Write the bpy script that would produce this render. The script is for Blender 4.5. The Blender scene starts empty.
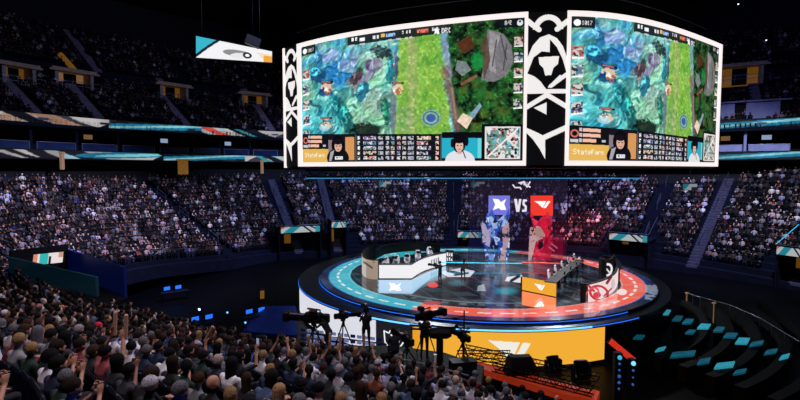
import bpy, bmesh, math, random
import numpy as np
from mathutils import Vector, Matrix
random.seed(7); rng = np.random.default_rng(11)
sc = bpy.context.scene
COL = sc.collection
PI = math.pi
# ------------------------------------------------------------------ camera
FPX = 490.0; CAMZ = 8.65; PITCH = math.atan(30/490)
CP, SP = math.cos(PITCH), math.sin(PITCH)
cam_d = bpy.data.cameras.new('camera'); cam = bpy.data.objects.new('camera', cam_d); COL.objects.link(cam)
cam.location = (0, 0, CAMZ); cam.rotation_euler = (PI/2-PITCH, 0, 0)
cam_d.sensor_width = 36; cam_d.lens = 36*FPX/800; cam_d.clip_start = .1; cam_d.clip_end = 400
sc.camera = cam
def ray(px, py):
    a = (px-400)/FPX; b = (200-py)/FPX
    return Vector((a, CP+b*SP, -SP+b*CP))
def at(px, py, Y):
    d = ray(px, py); t = Y/d.y
    return Vector((d.x*t, Y, CAMZ+d.z*t))
def onz(px, py, z=0.):
    d = ray(px, py); t = (z-CAMZ)/d.z
    return Vector((d.x*t, d.y*t, z))
def ptz(px, Y, z):
    return Vector(((px-400)/FPX*(Y*CP-(z-CAMZ)*SP), Y, z))
def proj(x, y, z):
    zf = y*CP-(z-CAMZ)*SP; up = y*SP+(z-CAMZ)*CP
    return 400+FPX*x/zf, 200-FPX*up/zf
# ------------------------------------------------------------------ helpers
def lin(c):
    c = np.asarray(c, float)
    return np.where(c <= .04045, c/12.92, ((c+.055)/1.055)**2.4)
def hx(h):
    return tuple(int(h[i:i+2], 16)/255 for i in (0, 2, 4))
def lc(h):
    return tuple(float(v) for v in lin(hx(h)))+(1.,)
def mat(name, base='808080', rough=.6, metal=0., emit=None, es=1., noise=0., nscale=8., objcol=False, spec=.5):
    m = bpy.data.materials.new(name); m.use_nodes = True
    nt = m.node_tree; b = nt.nodes['Principled BSDF']
    b.inputs['Roughness'].default_value = rough; b.inputs['Metallic'].default_value = metal
    b.inputs['Specular IOR Level'].default_value = spec
    b.inputs['Base Color'].default_value = lc(base)
    if objcol:
        oi = nt.nodes.new('ShaderNodeObjectInfo'); src = oi.outputs['Color']
    else: src = None
    if noise or objcol:
        tc = nt.nodes.new('ShaderNodeTexCoord'); n = nt.nodes.new('ShaderNodeTexNoise')
        n.inputs['Scale'].default_value = nscale; n.inputs['Detail'].default_value = 4
        nt.links.new(tc.outputs['Object'], n.inputs['Vector'])
        mr = nt.nodes.new('ShaderNodeMapRange'); nt.links.new(n.outputs['Fac'], mr.inputs['Value'])
        mr.inputs['From Min'].default_value = .3; mr.inputs['From Max'].default_value = .7
        k = noise or .25
        mr.inputs['To Min'].default_value = 1-k; mr.inputs['To Max'].default_value = 1+k
        mx = nt.nodes.new('ShaderNodeVectorMath'); mx.operation = 'SCALE'
        if src: nt.links.new(src, mx.inputs[0])
        else: mx.inputs[0].default_value = lc(base)[:3]
        nt.links.new(mr.outputs[0], mx.inputs['Scale']); nt.links.new(mx.outputs[0], b.inputs['Base Color'])
    if emit:
        b.inputs['Emission Color'].default_value = lc(emit); b.inputs['Emission Strength'].default_value = es
    return m
def attr_mat(name, es=1., rough=.5, base_k=0., alpha=False, spec=.3, lit=False):
    """material driven by the painted colour attribute of the mesh"""
    m = bpy.data.materials.new(name); m.use_nodes = True
    nt = m.node_tree; b = nt.nodes['Principled BSDF']
    a = nt.nodes.new('ShaderNodeAttribute'); a.attribute_name = 'Col'
    b.inputs['Roughness'].default_value = rough; b.inputs['Specular IOR Level'].default_value = spec
    if lit: nt.links.new(a.outputs['Color'], b.inputs['Base Color'])
    else:
        b.inputs['Base Color'].default_value = (base_k, base_k, base_k*1.2, 1)
        nt.links.new(a.outputs['Color'], b.inputs['Emission Color']); b.inputs['Emission Strength'].default_value = es
    if alpha: nt.links.new(a.outputs['Alpha'], b.inputs['Alpha'])
    return m
def tag(o, label=None, cat=None, group=None, kind=None):
    if label: o['label'] = label
    if cat: o['category'] = cat
    if group: o['group'] = group
    if kind: o['kind'] = kind
    return o
def empty(name, loc=(0, 0, 0), rz=0., label=None, cat=None, group=None):
    o = bpy.data.objects.new(name, None); COL.objects.link(o); o.empty_display_size = .2
    o.location = loc; o.rotation_euler = (0, 0, rz)
    return tag(o, label, cat, group)
def link(name, me, parent=None):
    o = bpy.data.objects.new(name, me); COL.objects.link(o)
    if parent: o.parent = parent
    return o
def kids(o): return [c for c in bpy.data.objects if c.parent == o]
def copy_tree(o, parent=None, tree=None):
    c = o.copy(); COL.objects.link(c); c.parent = parent
    for ch in (tree[o] if tree else kids(o)): copy_tree(ch, c, tree)
    return c
class MB:
    def __init__(s): s.v = []; s.f = []; s.m = []; s.sm = []; s.mi = 0
    def add(s, vs, fs, smooth=False):
        n = len(s.v); s.v += [tuple(v) for v in vs]
        for f in fs: s.f.append([i+n for i in f]); s.m.append(s.mi); s.sm.append(smooth)
        return s
    def box(s, c, d, rz=0., bev=0., M=None):
        hx_, hy, hz = d[0]/2, d[1]/2, d[2]/2; b = min(bev, hx_*.9, hy*.9, hz*.9)
        R = M or Matrix.Rotation(rz, 3, 'Z'); c = Vector(c)
        if b <= 0:
            vs = [c+R@Vector((x*hx_, y*hy, z*hz)) for z in (-1, 1) for y in (-1, 1) for x in (-1, 1)]
            return s.add(vs, [(0, 2, 3, 1), (4, 5, 7, 6), (0, 1, 5, 4), (2, 6, 7, 3), (0, 4, 6, 2), (1, 3, 7, 5)])
        ring = []
        for sx, sy in ((-1, -1), (1, -1), (1, 1), (-1, 1)):
            p = [(sx*(hx_-b), sy*hy), (sx*hx_, sy*(hy-b))]
            if sx*sy < 0: p.reverse()
            ring += p if sx*sy > 0 else p
        # order ccw
        ring = [(-hx_+b, -hy), (hx_-b, -hy), (hx_, -hy+b), (hx_, hy-b), (hx_-b, hy), (-hx_+b, hy), (-hx_, hy-b), (-hx_, -hy+b)]
        lv = [(-hz, 1-b/max(hx_, hy)), (-hz+b, 1), (hz-b, 1), (hz, 1-b/max(hx_, hy))]
        vs = []
        for z, k in lv:
            for x, y in ring:
                xx = x if k == 1 else math.copysign(max(0, abs(x)-b), x); yy = y if k == 1 else math.copysign(max(0, abs(y)-b), y)
                vs.append(c+R@Vector((xx, yy, z)))
        fs = [tuple(range(7, -1, -1)), tuple(range(24, 32))]
        for l in range(3):
            for i in range(8): j = (i+1) % 8; fs.append((l*8+i, l*8+j, l*8+8+j, l*8+8+i))
        return s.add(vs, fs)
    def tube(s, a, b, r0, r1=None, n=10, caps=True):
        a = Vector(a); b = Vector(b); r1 = r0 if r1 is None else r1
        d = (b-a).normalized(); u = d.orthogonal().normalized(); w = d.cross(u)
        vs = [p+(u*math.cos(t)+w*math.sin(t))*r for p, r in ((a, r0), (b, r1)) for t in [2*PI*i/n for i in range(n)]]
        fs = [(i, (i+1) % n, n+(i+1) % n, n+i) for i in range(n)]
        s.add(vs, fs, True)
        if caps: s.add(vs, [tuple(range(n-1, -1, -1)), tuple(range(n, 2*n))])
        return s
    def path(s, pts, r, n=6):
        for a, b in zip(pts[:-1], pts[1:]): s.tube(a, b, r, n=n)
        return s
    def sphere(s, c, r, seg=12, rings=8, sc_=(1, 1, 1), M=None):
        c = Vector(c); M = M or Matrix.Identity(3); vs = []
        for i in range(rings+1):
            th = PI*i/rings
            for j in range(seg):
                ph = 2*PI*j/seg
                vs.append(c+M@Vector((math.sin(th)*math.cos(ph)*r*sc_[0], math.sin(th)*math.sin(ph)*r*sc_[1], math.cos(th)*r*sc_[2])))
        fs = [(i*seg+j, (i+1)*seg+j, (i+1)*seg+(j+1) % seg, i*seg+(j+1) % seg) for i in range(rings) for j in range(seg)]
        return s.add(vs, fs, True)
    def prism(s, pts, z0, z1):
        n = len(pts); vs = [(p[0], p[1], z0) for p in pts]+[(p[0], p[1], z1) for p in pts]
        fs = [tuple(range(n-1, -1, -1)), tuple(range(n, 2*n))]+[(i, (i+1) % n, n+(i+1) % n, n+i) for i in range(n)]
        return s.add(vs, fs)
    def slab(s, P, t):
        """polygon P (3D, planar) given thickness vector t"""
        n = len(P); P = [Vector(p) for p in P]; t = Vector(t)
        return s.add(P+[p+t for p in P], [tuple(range(n-1, -1, -1)), tuple(range(n, 2*n))]+[(i, (i+1) % n, n+(i+1) % n, n+i) for i in range(n)])
    def loft(s, rings, close=True, caps=True, smooth=True):
        n = len(rings[0]); vs = [p for r in rings for p in r]; fs = []
        for k in range(len(rings)-1):
            for i in range(n if close else n-1):
                j = (i+1) % n; fs.append((k*n+i, k*n+j, (k+1)*n+j, (k+1)*n+i))
        s.add(vs, fs, smooth)
        if caps and close: s.add(vs, [tuple(range(n-1, -1, -1)), tuple(range((len(rings)-1)*n, len(rings)*n))])
        return s
    def wall(s, pts, z0, z1, t=.1):
        """vertical curved wall along plan polyline pts with thickness t; z may be lists"""
        n = len(pts); L = []
        for i in range(n):
            a = Vector(pts[max(0, i-1)][:2]); b = Vector(pts[min(n-1, i+1)][:2]); d = (b-a).normalized(); nn = Vector((-d.y, d.x))*t/2
            p = Vector(pts[i][:2]); za = z0[i] if hasattr(z0, '__len__') else z0; zb = z1[i] if hasattr(z1, '__len__') else z1
            L.append([(p.x+nn.x, p.y+nn.y, za), (p.x-nn.x, p.y-nn.y, za), (p.x-nn.x, p.y-nn.y, zb), (p.x+nn.x, p.y+nn.y, zb)])
        return s.loft(L, True, True, False)
    def mesh(s, name, mats):
        me = bpy.data.meshes.new(name); me.from_pydata(s.v, [], s.f); me.update()
        for m in (mats if isinstance(mats, (list, tuple)) else [mats]): me.materials.append(m)
        me.polygons.foreach_set('material_index', s.m); me.polygons.foreach_set('use_smooth', s.sm)
        bm = bmesh.new(); bm.from_mesh(me); bmesh.ops.recalc_face_normals(bm, faces=bm.faces); bm.to_mesh(me); bm.free()
        return me
    def build(s, name, mats, parent=None): return link(name, s.mesh(name, mats), parent)
def grid_mesh(name, V, C, m, parent=None, mask=None):
    """V (h,w,3) points, C (h,w,3|4) srgb colours -> painted mesh"""
    h, w = V.shape[:2]; me = bpy.data.meshes.new(name)
    idx = np.arange(h*w).reshape(h, w)
    q = np.stack([idx[:-1, :-1], idx[:-1, 1:], idx[1:, 1:], idx[1:, :-1]], -1).reshape(-1, 4)
    if mask is not None:
        mk = mask.reshape(-1); q = q[mk[q].all(1)]
    me.vertices.add(h*w); me.vertices.foreach_set('co', V.reshape(-1).astype(np.float32))
    n = len(q); me.loops.add(n*4); me.loops.foreach_set('vertex_index', q.reshape(-1).astype(np.int32))
    me.polygons.add(n); me.polygons.foreach_set('loop_start', (np.arange(n)*4).astype(np.int32))
    me.update(calc_edges=True)
    paint(me, C.reshape(h*w, -1)); me.materials.append(m); me.validate()
    return link(name, me, parent)
def paint(me, C):
    out = np.ones((len(me.vertices), 4), np.float32); out[:, :3] = lin(np.clip(C[:, :3], 0, 1))
    if C.shape[1] == 4: out[:, 3] = np.clip(C[:, 3], 0, 1)
    a = me.color_attributes.new('Col', 'FLOAT_COLOR', 'POINT'); a.data.foreach_set('color', out.reshape(-1))
# painting on canvases ---------------------------------------------------
def vnoise(x, y, s, seed=0):
    r = np.random.default_rng(seed+1000); G = r.random((257, 257))
    x = x/s; y = y/s; xi = np.floor(x).astype(int); yi = np.floor(y).astype(int); fx = x-xi; fy = y-yi
    fx = fx*fx*(3-2*fx); fy = fy*fy*(3-2*fy); xi %= 256; yi %= 256
    return (G[yi, xi]*(1-fx)+G[yi, xi+1]*fx)*(1-fy)+(G[yi+1, xi]*(1-fx)+G[yi+1, xi+1]*fx)*fy
def fbm(x, y, s, seed=0, o=3):
    t = 0; a = .5; w = 0
    for k in range(o): t = t+a*vnoise(x, y, s/2**k, seed+k); w += a; a *= .55
    return t/w
def poly(X, Y, pts):
    m = np.zeros(X.shape, bool); n = len(pts)
    for i in range(n):
        x1, y1 = pts[i]; x2, y2 = pts[(i+1) % n]
        if y1 == y2: continue
        c = ((y1 > Y) != (y2 > Y)) & (X < (x2-x1)*(Y-y1)/(y2-y1)+x1); m ^= c
    return m
def ell(X, Y, cx, cy, rx, ry, a=0.):
    c, s_ = math.cos(a), math.sin(a); dx = X-cx; dy = Y-cy
    return ((dx*c+dy*s_)/rx)**2+((-dx*s_+dy*c)/ry)**2
def segd(X, Y, a, b):
    dx, dy = b[0]-a[0], b[1]-a[1]; L = dx*dx+dy*dy+1e-9
    t = np.clip(((X-a[0])*dx+(Y-a[1])*dy)/L, 0, 1)
    return np.hypot(X-a[0]-t*dx, Y-a[1]-t*dy)
def put(C, m, c, k=1.):
    """blend colour c where m (bool or 0..1)"""
    m = (m.astype(float) if m.dtype == bool else np.clip(m, 0, 1))[..., None]*k
    C[..., :3] = C[..., :3]*(1-m)+np.asarray(hx(c) if isinstance(c, str) else c)*m
FONT = {'A': '01110100011000111111100011000110001', 'D': '11110100011000110001100011000111110', 'E': '11111100001000011110100001000011111', 'F': '11111100001000011110100001000010000',
 'K': '10001100101010011000101001001010001', 'R': '11110100011000111110101001001010001', 'S': '01111100001000001110000010000111110', 'T': '11111001000010000100001000010000100',
 'V': '10001100011000110001100010101000100', 'X': '10001100010101000100010101000110001', '1': '00100011000010000100001000010001110', '0': '01110100011001110101110011000101110',
 '5': '11111100001111000001000011000101110', '8': '01110100011000101110100011000101110', '2': '01110100010000100010001000100011111', '3': '11110000010000101110000010000111110',
 't': '00100001001111100100001000010000011', 'a': '00000000000111000001011111000101111', 'e': '00000000000111010001111111000001110', 'r': '00000000001011011001100001000010000', 'm': '00000000001101010101101011010110101', '/': '00001000010001000100010001000010000', '4': '00010001100101010010111110001000010', '7': '11111000010001000100010000100001000'}
def text(C, X, Y, s, x, y, w, h, c='ffffff', sl=0., k=1.):
    """draw text in canvas coords: x,y top left, w total width, h height"""
    n = len(s); cw = w/n
    for i, ch in enumerate(s):
        if ch not in FONT: continue
        b = FONT[ch]; u = (X-(x+i*cw)-sl*(X-x))/(cw*.86)*5; v = (Y-y)/h*7
        ui = np.floor(u).astype(int); vi = np.floor(v).astype(int); ok = (ui >= 0) & (ui < 5) & (vi >= 0) & (vi < 7)
        bits = np.array([int(q) for q in b]).reshape(7, 5); m = np.zeros(X.shape, bool); m[ok] = bits[vi[ok], ui[ok]] == 1
        put(C, m, c, k)
def t1_logo(C, X, Y, cx, cy, w, h, c='ffffff', sl=0.):
    """winged emblem: swept triangle and a slanting bar"""
    def q(pts): return [(cx+(a-.5)*w, cy+(b-.5)*h+sl*(a-.5)*w) for a, b in pts]
    put(C, poly(X, Y, q([(0, 0), (.74, .02), (.53, .98), (.34, .56), (.22, .30)])), c)
    put(C, poly(X, Y, q([(.81, .02), (1., .02), (.72, .98), (.56, .98)])), c)
def drx_logo(C, X, Y, cx, cy, w, h, c='ffffff'):
    """crossed angular emblem"""
    def q(pts): return [(cx+(a-.5)*w, cy+(b-.5)*h) for a, b in pts]
    put(C, poly(X, Y, q([(0, 0), (.45, .05), (.6, .3), (1, 0), (.85, .45), (1, .95), (.6, .98), (.45, .8), (0, 1), (.18, .5)])), c)
    put(C, poly(X, Y, q([(.02, .02), (.16, .0), (.98, .9), (.86, 1)])), c)

# ------------------------------------------------------------------ materials
M = {}
M['black'] = mat('black_matte', '08090c', .7, noise=.2, spec=.3)
M['floor'] = mat('dark_arena_floor', '020309', .5, noise=.4, nscale=.3, spec=.12)
M['blackmetal'] = mat('black_metal', '101218', .35, .6, noise=.2)
M['darkwall'] = mat('dark_wall', '05060e', .8, noise=.25, nscale=2)
M['navy'] = mat('navy_concrete', '0b1026', .8, spec=.2, noise=.3, nscale=1.5)
M['step'] = mat('stair_concrete', '4c4a60', .8, noise=.3, nscale=3)
M['aisle'] = mat('aisle_concrete', '75697c', .8, noise=.3, nscale=3)
M['seatp'] = mat('seat_plastic', '0b1022', .45, noise=.2)
M['rail'] = mat('rail_metal', '9aa0b8', .3, .8)
M['glass'] = mat('suite_glass', '26365e', .1, .0, noise=.3, nscale=1)
M['tan'] = mat('tan_panel', 'b79a80', .6, noise=.2, nscale=1.5)
M['beige'] = mat('beige_plaster', 'a89c98', .7, noise=.2, nscale=1.5)
M['suitewall'] = mat('suite_wall', '9fa2d0', .6, noise=.25, nscale=.6)
M['amber'] = mat('amber_light', 'b07a30', .5, emit='b07828', es=.22, noise=.3)
M['warm'] = mat('warm_light', 'a08468', .5, emit='c09060', es=.3)
M['whitee'] = mat('white_light', 'ffffff', .5, emit='cfe0ff', es=3)
M['blue_e'] = mat('blue_led', '1a50c0', .4, emit='1c62dc', es=1.5)
M['blue_hot'] = mat('bright_blue_led', '3a90f0', .4, emit='62b4ff', es=1.9)
M['blue_dim'] = mat('dim_blue_lamp', '2a60b0', .4, emit='3a80e0', es=.4)
M['paleseat'] = mat('pale_seat_glow', 'b8c4e8', .5, emit='8098d8', es=.3, noise=.4)  # emission stands in for blue-white light on the seats
M['cyan_e'] = mat('cyan_led', '30b0c8', .4, emit='3fb4dc', es=.9)
M['red_e'] = mat('red_led', 'e0402c', .4, emit='e83828', es=.6)
M['frame'] = mat('white_led_frame', 'ffffff', .5, emit='fff4f2', es=1.0)
M['white'] = mat('white_paint', 'e8e6ec', .5, noise=.05)
M['scr'] = attr_mat('screen_picture', 1.0, .6)
M['scrdim'] = attr_mat('fascia_picture', .9, .6)
M['floorled'] = attr_mat('glossy_led_floor', 1.0, .12, base_k=.006, spec=.6)
M['holo'] = attr_mat('hologram_gauze', 1.0, .5, alpha=True, spec=0)
M['crowd'] = attr_mat('crowd_clothes', lit=True, rough=.85)
M['skin'] = mat('skin', 'c08a70', .55, noise=.06, nscale=20)
M['skin2'] = mat('skin_deep', '8a5a44', .55, noise=.06, nscale=20)
M['shirt'] = mat('shirt_cloth', objcol=True, rough=.85)
M['hair'] = mat('hair', objcol=True, rough=.85, noise=.6, nscale=45, spec=.15)
M['pants'] = mat('dark_trousers', '14161f', .85, noise=.2)
M['shoe'] = mat('shoe_rubber', '16161a', .6, noise=.1)
M['eye'] = mat('eye', '0c0a0a', .2, noise=.05)
M['orange'] = mat('orange_deck_glow', 'e04a28', .6, emit='d8401c', es=.2, noise=.25, nscale=1)  # emission stands in for yellow panel light reflected by the deck
M['tealpan'] = mat('teal_reflection_top', '1f7c90', .3, emit='1a87a6', es=.24, noise=.8, nscale=2.6)  # emission stands in for teal reflections on the floor seats
M['tealhot'] = mat('bright_teal_reflection_top', '2a9cb4', .3, emit='3ab4cc', es=.5, noise=.6, nscale=3)  # brighter copy of the painted teal reflection
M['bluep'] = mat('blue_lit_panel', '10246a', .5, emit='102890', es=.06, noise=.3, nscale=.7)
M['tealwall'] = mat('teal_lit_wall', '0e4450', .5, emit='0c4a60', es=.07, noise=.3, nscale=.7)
w = bpy.data.worlds.new('world'); sc.world = w; w.use_nodes = True
w.node_tree.nodes['Background'].inputs[0].default_value = (.012, .018, .06, 1); w.node_tree.nodes['Background'].inputs[1].default_value = .35
sc.view_settings.view_transform = 'Standard'; sc.view_settings.look = 'None'
try: sc.cycles.use_denoising = True; sc.cycles.max_bounces = 5; sc.cycles.transparent_max_bounces = 12; sc.cycles.sample_clamp_indirect = 3
except Exception: pass

# ------------------------------------------------------------------ bowl curves
def catmull(nodes, n=40):
    P = np.array(nodes, float); P = np.vstack([2*P[0]-P[1], P, 2*P[-1]-P[-2]]); out = []
    for i in range(1, len(P)-2):
        for t in np.linspace(0, 1, n, endpoint=False):
            a, b, c, d = P[i-1:i+3]
            out.append(.5*((2*b)+(-a+c)*t+(2*a-5*b+4*c-d)*t*t+(-a+3*b-3*c+d)*t**3))
    out.append(P[-2]); return np.array(out)
class Tier:
    """stepped seating following a curve; nodes: x, y, z of first tread, rise per row"""
    def __init__(s, nodes, rows, depth=.85):
        c = catmull(nodes); d = np.r_[0, np.cumsum(np.hypot(*np.diff(c[:, :2], axis=0).T))]
        L = np.arange(0, d[-1], .5); s.c = np.stack([np.interp(L, d, c[:, k]) for k in range(c.shape[1])], 1); s.L = L
        t = np.gradient(s.c[:, :2], axis=0); t /= np.hypot(*t.T)[:, None]
        k = np.ones(9)/9; t = np.stack([np.convolve(np.pad(t[:, i], 4, 'edge'), k, 'valid') for i in (0, 1)], 1); t /= np.hypot(*t.T)[:, None]
        s.n = np.stack([-t[:, 1], t[:, 0]], 1); s.rows = rows; s.depth = depth
    def row(s, r, back=0.):
        p = s.c[:, :2]+s.n*(r*s.depth+back); z = s.c[:, 2]+s.c[:, 3]*r
        return p, z
    def steps(s, name, m, i0=0, i1=None, lip=1.2):
        me = MB(); sl = slice(i0, i1); prof = []
        p, z = s.row(0); prof.append(np.c_[p[sl], z[sl]-lip])
        for r in range(s.rows):
            p, z = s.row(r); prof.append(np.c_[p[sl], z[sl]]); q, _ = s.row(r+1); prof.append(np.c_[q[sl], z[sl]])
        V = np.stack(prof, 0); h, w_ = V.shape[:2]; idx = np.arange(h*w_).reshape(h, w_)
        q = np.stack([idx[:-1, :-1], idx[:-1, 1:], idx[1:, 1:], idx[1:, :-1]], -1).reshape(-1, 4)
        me = bpy.data.meshes.new(name); me.from_pydata(V.reshape(-1, 3).tolist(), [], q.tolist()); me.materials.append(m)
        return tag(link(name, me), kind='structure')
    def seats(s, r, sp=.56):
        p, z = s.row(r, .5); d = np.r_[0, np.cumsum(np.hypot(*np.diff(p, axis=0).T))]
        L = np.arange(sp/2, d[-1], sp)+rng.uniform(0, .2)
        x = np.interp(L, d, p[:, 0]); y = np.interp(L, d, p[:, 1]); zz = np.interp(L, d, z); u = np.interp(L, d, s.L)
        nx = np.interp(L, d, s.n[:, 0]); ny = np.interp(L, d, s.n[:, 1]); return x, y, zz, u, nx, ny
    def u_at_px(s, px, r=0, ymin=0):
        p, z = s.row(r); best = None
        for i in range(len(p)):
            if p[i, 1] < max(1, ymin): continue
            a, _ = proj(p[i, 0], p[i, 1], z[i]); e = abs(a-px)
            if best is None or e < best[0]: best = (e, s.L[i])
        return best[1]
def nd(px, py, Y, rise, hd=1.2):
    p = at(px, py, Y); return (p.x, p.y, p.z-hd, rise)
lower = Tier([(15.5, 3.5, 2.1, .29), (10.0, 7.6, 2.0, .29), nd(620, 410, 11.5, .29), nd(480, 371, 14.5, .29), nd(400, 352, 16.5, .29), nd(300, 337, 19, .29), nd(200, 320, 22.5, .27), nd(112, 292, 28, .27),
    nd(92, 268, 36, .30), nd(150, 254, 45, .38), nd(225, 249, 54, .42), nd(290, 243, 61, .45), nd(400, 240, 65, .47), nd(500, 240, 64, .47), nd(600, 243, 59, .52),
    nd(700, 256, 52, .60), nd(800, 272, 45, .58), nd(900, 292, 38, .5)], 20)
BR = [(-42, 30), (-41.5, 40), (-40, 49), (-32.6, 62), (-18.9, 77), (0, 84.5), (20, 79), (33, 66), (39.5, 60), (46, 56), (56, 48)]
Z1, Z2 = 14.05, 10.35   # ribbon heights
upper = Tier([(x, y, 14.2, .56) for x, y in BR], 11, .85)
upper2 = Tier([(x+dx, y+dy, 22.4, .60) for (x, y), (dx, dy) in zip(BR, [(-11.5, 0), (-11, 3), (-10, 6), (-8, 8.5), (-5, 10.5), (0, 11.5), (5, 10.5), (7, 9), (6, 10), (6, 10), (8, 9)])], 15, .85)
lower.steps('seating_bowl_lower', M['navy'])
upper.steps('seating_bowl_upper', M['navy'], lip=.9)
upper2.steps('seating_bowl_balcony', M['navy'], lip=1.6)

# ------------------------------------------------------------------ building shell
def struct(name, mb, m): return tag(mb.build(name, m), kind='structure')
struct('floor', MB().box((5, 50, -2.7), (150, 140, .2)), M['floor'])
struct('ceiling', MB().box((5, 55, 36), (170, 150, .4)), M['black'])
def offs(T, d): return [tuple(p) for p in (T.c[:, :2]+T.n*d)]
W = MB(); W.wall(offs(upper, 22), 0, 36, .3); struct('wall_back', W, M['darkwall'])
W = MB(); W.wall(offs(upper, 2.5)[::3], -2, Z2-.1, .3); struct('wall_concourse', W, M['darkwall'])
# suite level floors and dark rear wall
for nm, z, t in (('floor_suite', Z2-.25, .35), ('floor_club', Z1-.35, .4)):
    a = offs(upper, .15)[::2]; b = offs(upper, 5.5)[::2]
    mb = MB(); mb.loft([[(p[0], p[1], z), (q[0], q[1], z), (q[0], q[1], z+t), (p[0], p[1], z+t)] for p, q in zip(a, b)], True, True, False); struct(nm, mb, M['black'])
W = MB(); W.wall(offs(upper, 3.6)[::3], Z2, Z1, .2); struct('wall_suite', W, M['darkwall'])
# ribbon boards ------------------------------------------------------------
def ribbon(name, label, zc, hgt, seed):
    p = upper.c[:, :2]; L = upper.L; Ls = np.arange(L[0], L[-1], .16)
    x = np.interp(Ls, L, p[:, 0]); y = np.interp(Ls, L, p[:, 1]); vv = np.linspace(0, 1, 14)
    V = np.stack([np.stack([x, y, np.full_like(x, zc-hgt/2+hgt*v)], 1) for v in vv], 0)
    X, Yv = np.meshgrid(Ls, vv*hgt); C = np.zeros(X.shape+(3,)); C[:] = hx('c9c4c4')
    r = random.Random(seed); pos = 0
    pal = ['10131c', 'e8e6e6', 'b98d78', '0f1220', 'efeff2', '2fa6b8', '0c0e16', 'c8a690', 'd8524a', '9fd0dc', '3a3a44']
    while pos < Ls[-1]:
        wd = r.uniform(1., 3.4); c = r.choice(pal); s = r.choice([1.6, 2.4, -1.8])
        m = (X+Yv*s*1.2 > pos) & (X+Yv*s*1.2+np.sin(Yv*3)*.4 < pos+wd); put(C, m, c)
        if r.random() < .05:   # long teal sweep
            e = ell(X, Yv, pos+5, hgt*.5+.1, 5.5, hgt*.45, .03); put(C, (e < 1), '1a86b0'); e = ell(X, Yv, pos+6, hgt*.62, 4.5, hgt*.2, .04); put(C, (e < 1), '8fe0ea'); pos += 6
        pos += wd*r.uniform(.7, 1.3)
    # fixed teal passages as seen in the place
    for px, q in ((160, 0), (735, 0), (760, 1), (205, 1)):
        u0 = upper.u_at_px(px, 0, 40)
        if (q == 0) == (seed == 3) or px in (735, 760):
            e = (np.abs(X-u0) < 6); put(C, e, '151a26', .9)
            put(C, e & (np.abs(Yv-hgt*.5-(X-u0)*.045) < hgt*.36), '1d93bc'); put(C, e & (np.abs(Yv-hgt*.5-(X-u0)*.07-.05) < hgt*.13), '9fe6ee')
    C *= (.72+.28*vnoise(X, Yv, 2.2, seed))[..., None]
    root = empty(name, (0, 0, 0), 0, label, 'display')
    grid_mesh('display_panel', V, C, M['scrdim'], root)
    mb = MB(); q = offs(upper, .12)[::2]; mb.wall(q, zc-hgt/2-.12, zc+hgt/2+.12, .18); mb.build('fascia_housing', M['black'], root)
    return root
ribbon('ribbon_display', 'upper of two long LED ribbon boards around the balcony front', Z1+.1, .95, 3)
ribbon('ribbon_display', 'lower of two long LED ribbon boards below the suite balcony', Z2, .85, 9)
# suite railings, posts, glass ------------------------------------------------
def curve_pt(T, u, d):
    x = np.interp(u, T.L, T.c[:, 0]); y = np.interp(u, T.L, T.c[:, 1]); nx = np.interp(u, T.L, T.n[:, 0]); ny = np.interp(u, T.L, T.n[:, 1])
    return Vector((x+nx*d, y+ny*d, 0)), math.atan2(nx, -ny)   # heading: local +Y... tangent angle
def uvis(T, px): return T.u_at_px(px, 0, 35)
u_left, u_lr = uvis(upper, -20), uvis(upper, 300)
u_r0, u_r1 = uvis(upper, 700), uvis(upper, 830)
k = 0
for u0, u1, side in ((u_left, u_lr, 'left'), (u_r0, u_r1, 'right')):
    u = u0
    while u < u1-4:
        a, h0 = curve_pt(upper, u+.3, .35); b, _ = curve_pt(upper, u+4.3, .35)
        n = k+1; k += 1
        t = (b-a).normalized(); ang = math.atan2(t.y, t.x)
        px, _y = proj(a.x, a.y, Z2+1)
        r = empty('glass_railing', (a+b)/2+Vector((0, 0, Z2+.42)), ang, None, 'railing', 'glass railings of the suite balconies on the %s side' % side)
        r['label'] = 'pale glass railing between two posts of the %s suite balconies, between the ribbon boards' % side
        MB().box((0, 0, .45), (4, .04, .85)).build('glass_pane', M['suitewall'] if side == 'right' else M['glass'], r)
        MB().tube((-2, 0, .92), (2, 0, .92), .04).build('top_rail', M['rail'], r)
        for s in (-1.95, 1.95): MB().box((s, 0, .45), (.07, .08, .9)).build('post', M['rail'], r)
        p, _ = curve_pt(upper, u, .9)
        q = empty('balcony_column', p+Vector((0, 0, Z2+.1)), ang, 'grey column between suite balconies on the %s side, dividing two railings' % side, 'column', 'columns dividing the %s suite balconies' % side)
        MB().box((0, 0, 1.7), (.3, .5, 3.4), bev=.03).build('shaft', M['suitewall'] if side == 'right' else M['navy'], q)
        MB().box((0, 0, 3.3), (.45, .65, .2), bev=.03).build('capital', M['navy'], q)
        if k % 2 or side == 'right':
            tv, _ = curve_pt(upper, u+2.4, 3.3)
            s_ = empty('wall_television', tv+Vector((0, 0, Z2+2.3)), ang, 'lit television on the back wall of a %s side suite' % side, 'television', 'televisions in the %s side suites' % side)
            MB().box((0, 0, 0), (1.1, .08, .65), bev=.02).build('casing', M['black'], s_); MB().box((0, -.06, 0), (1., .02, .56)).build('screen', M['warm'] if k % 3 == 0 else mat('tv_picture', '8090b0', emit='9fb4d8', es=.7), s_)
        u += 4.6
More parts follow.
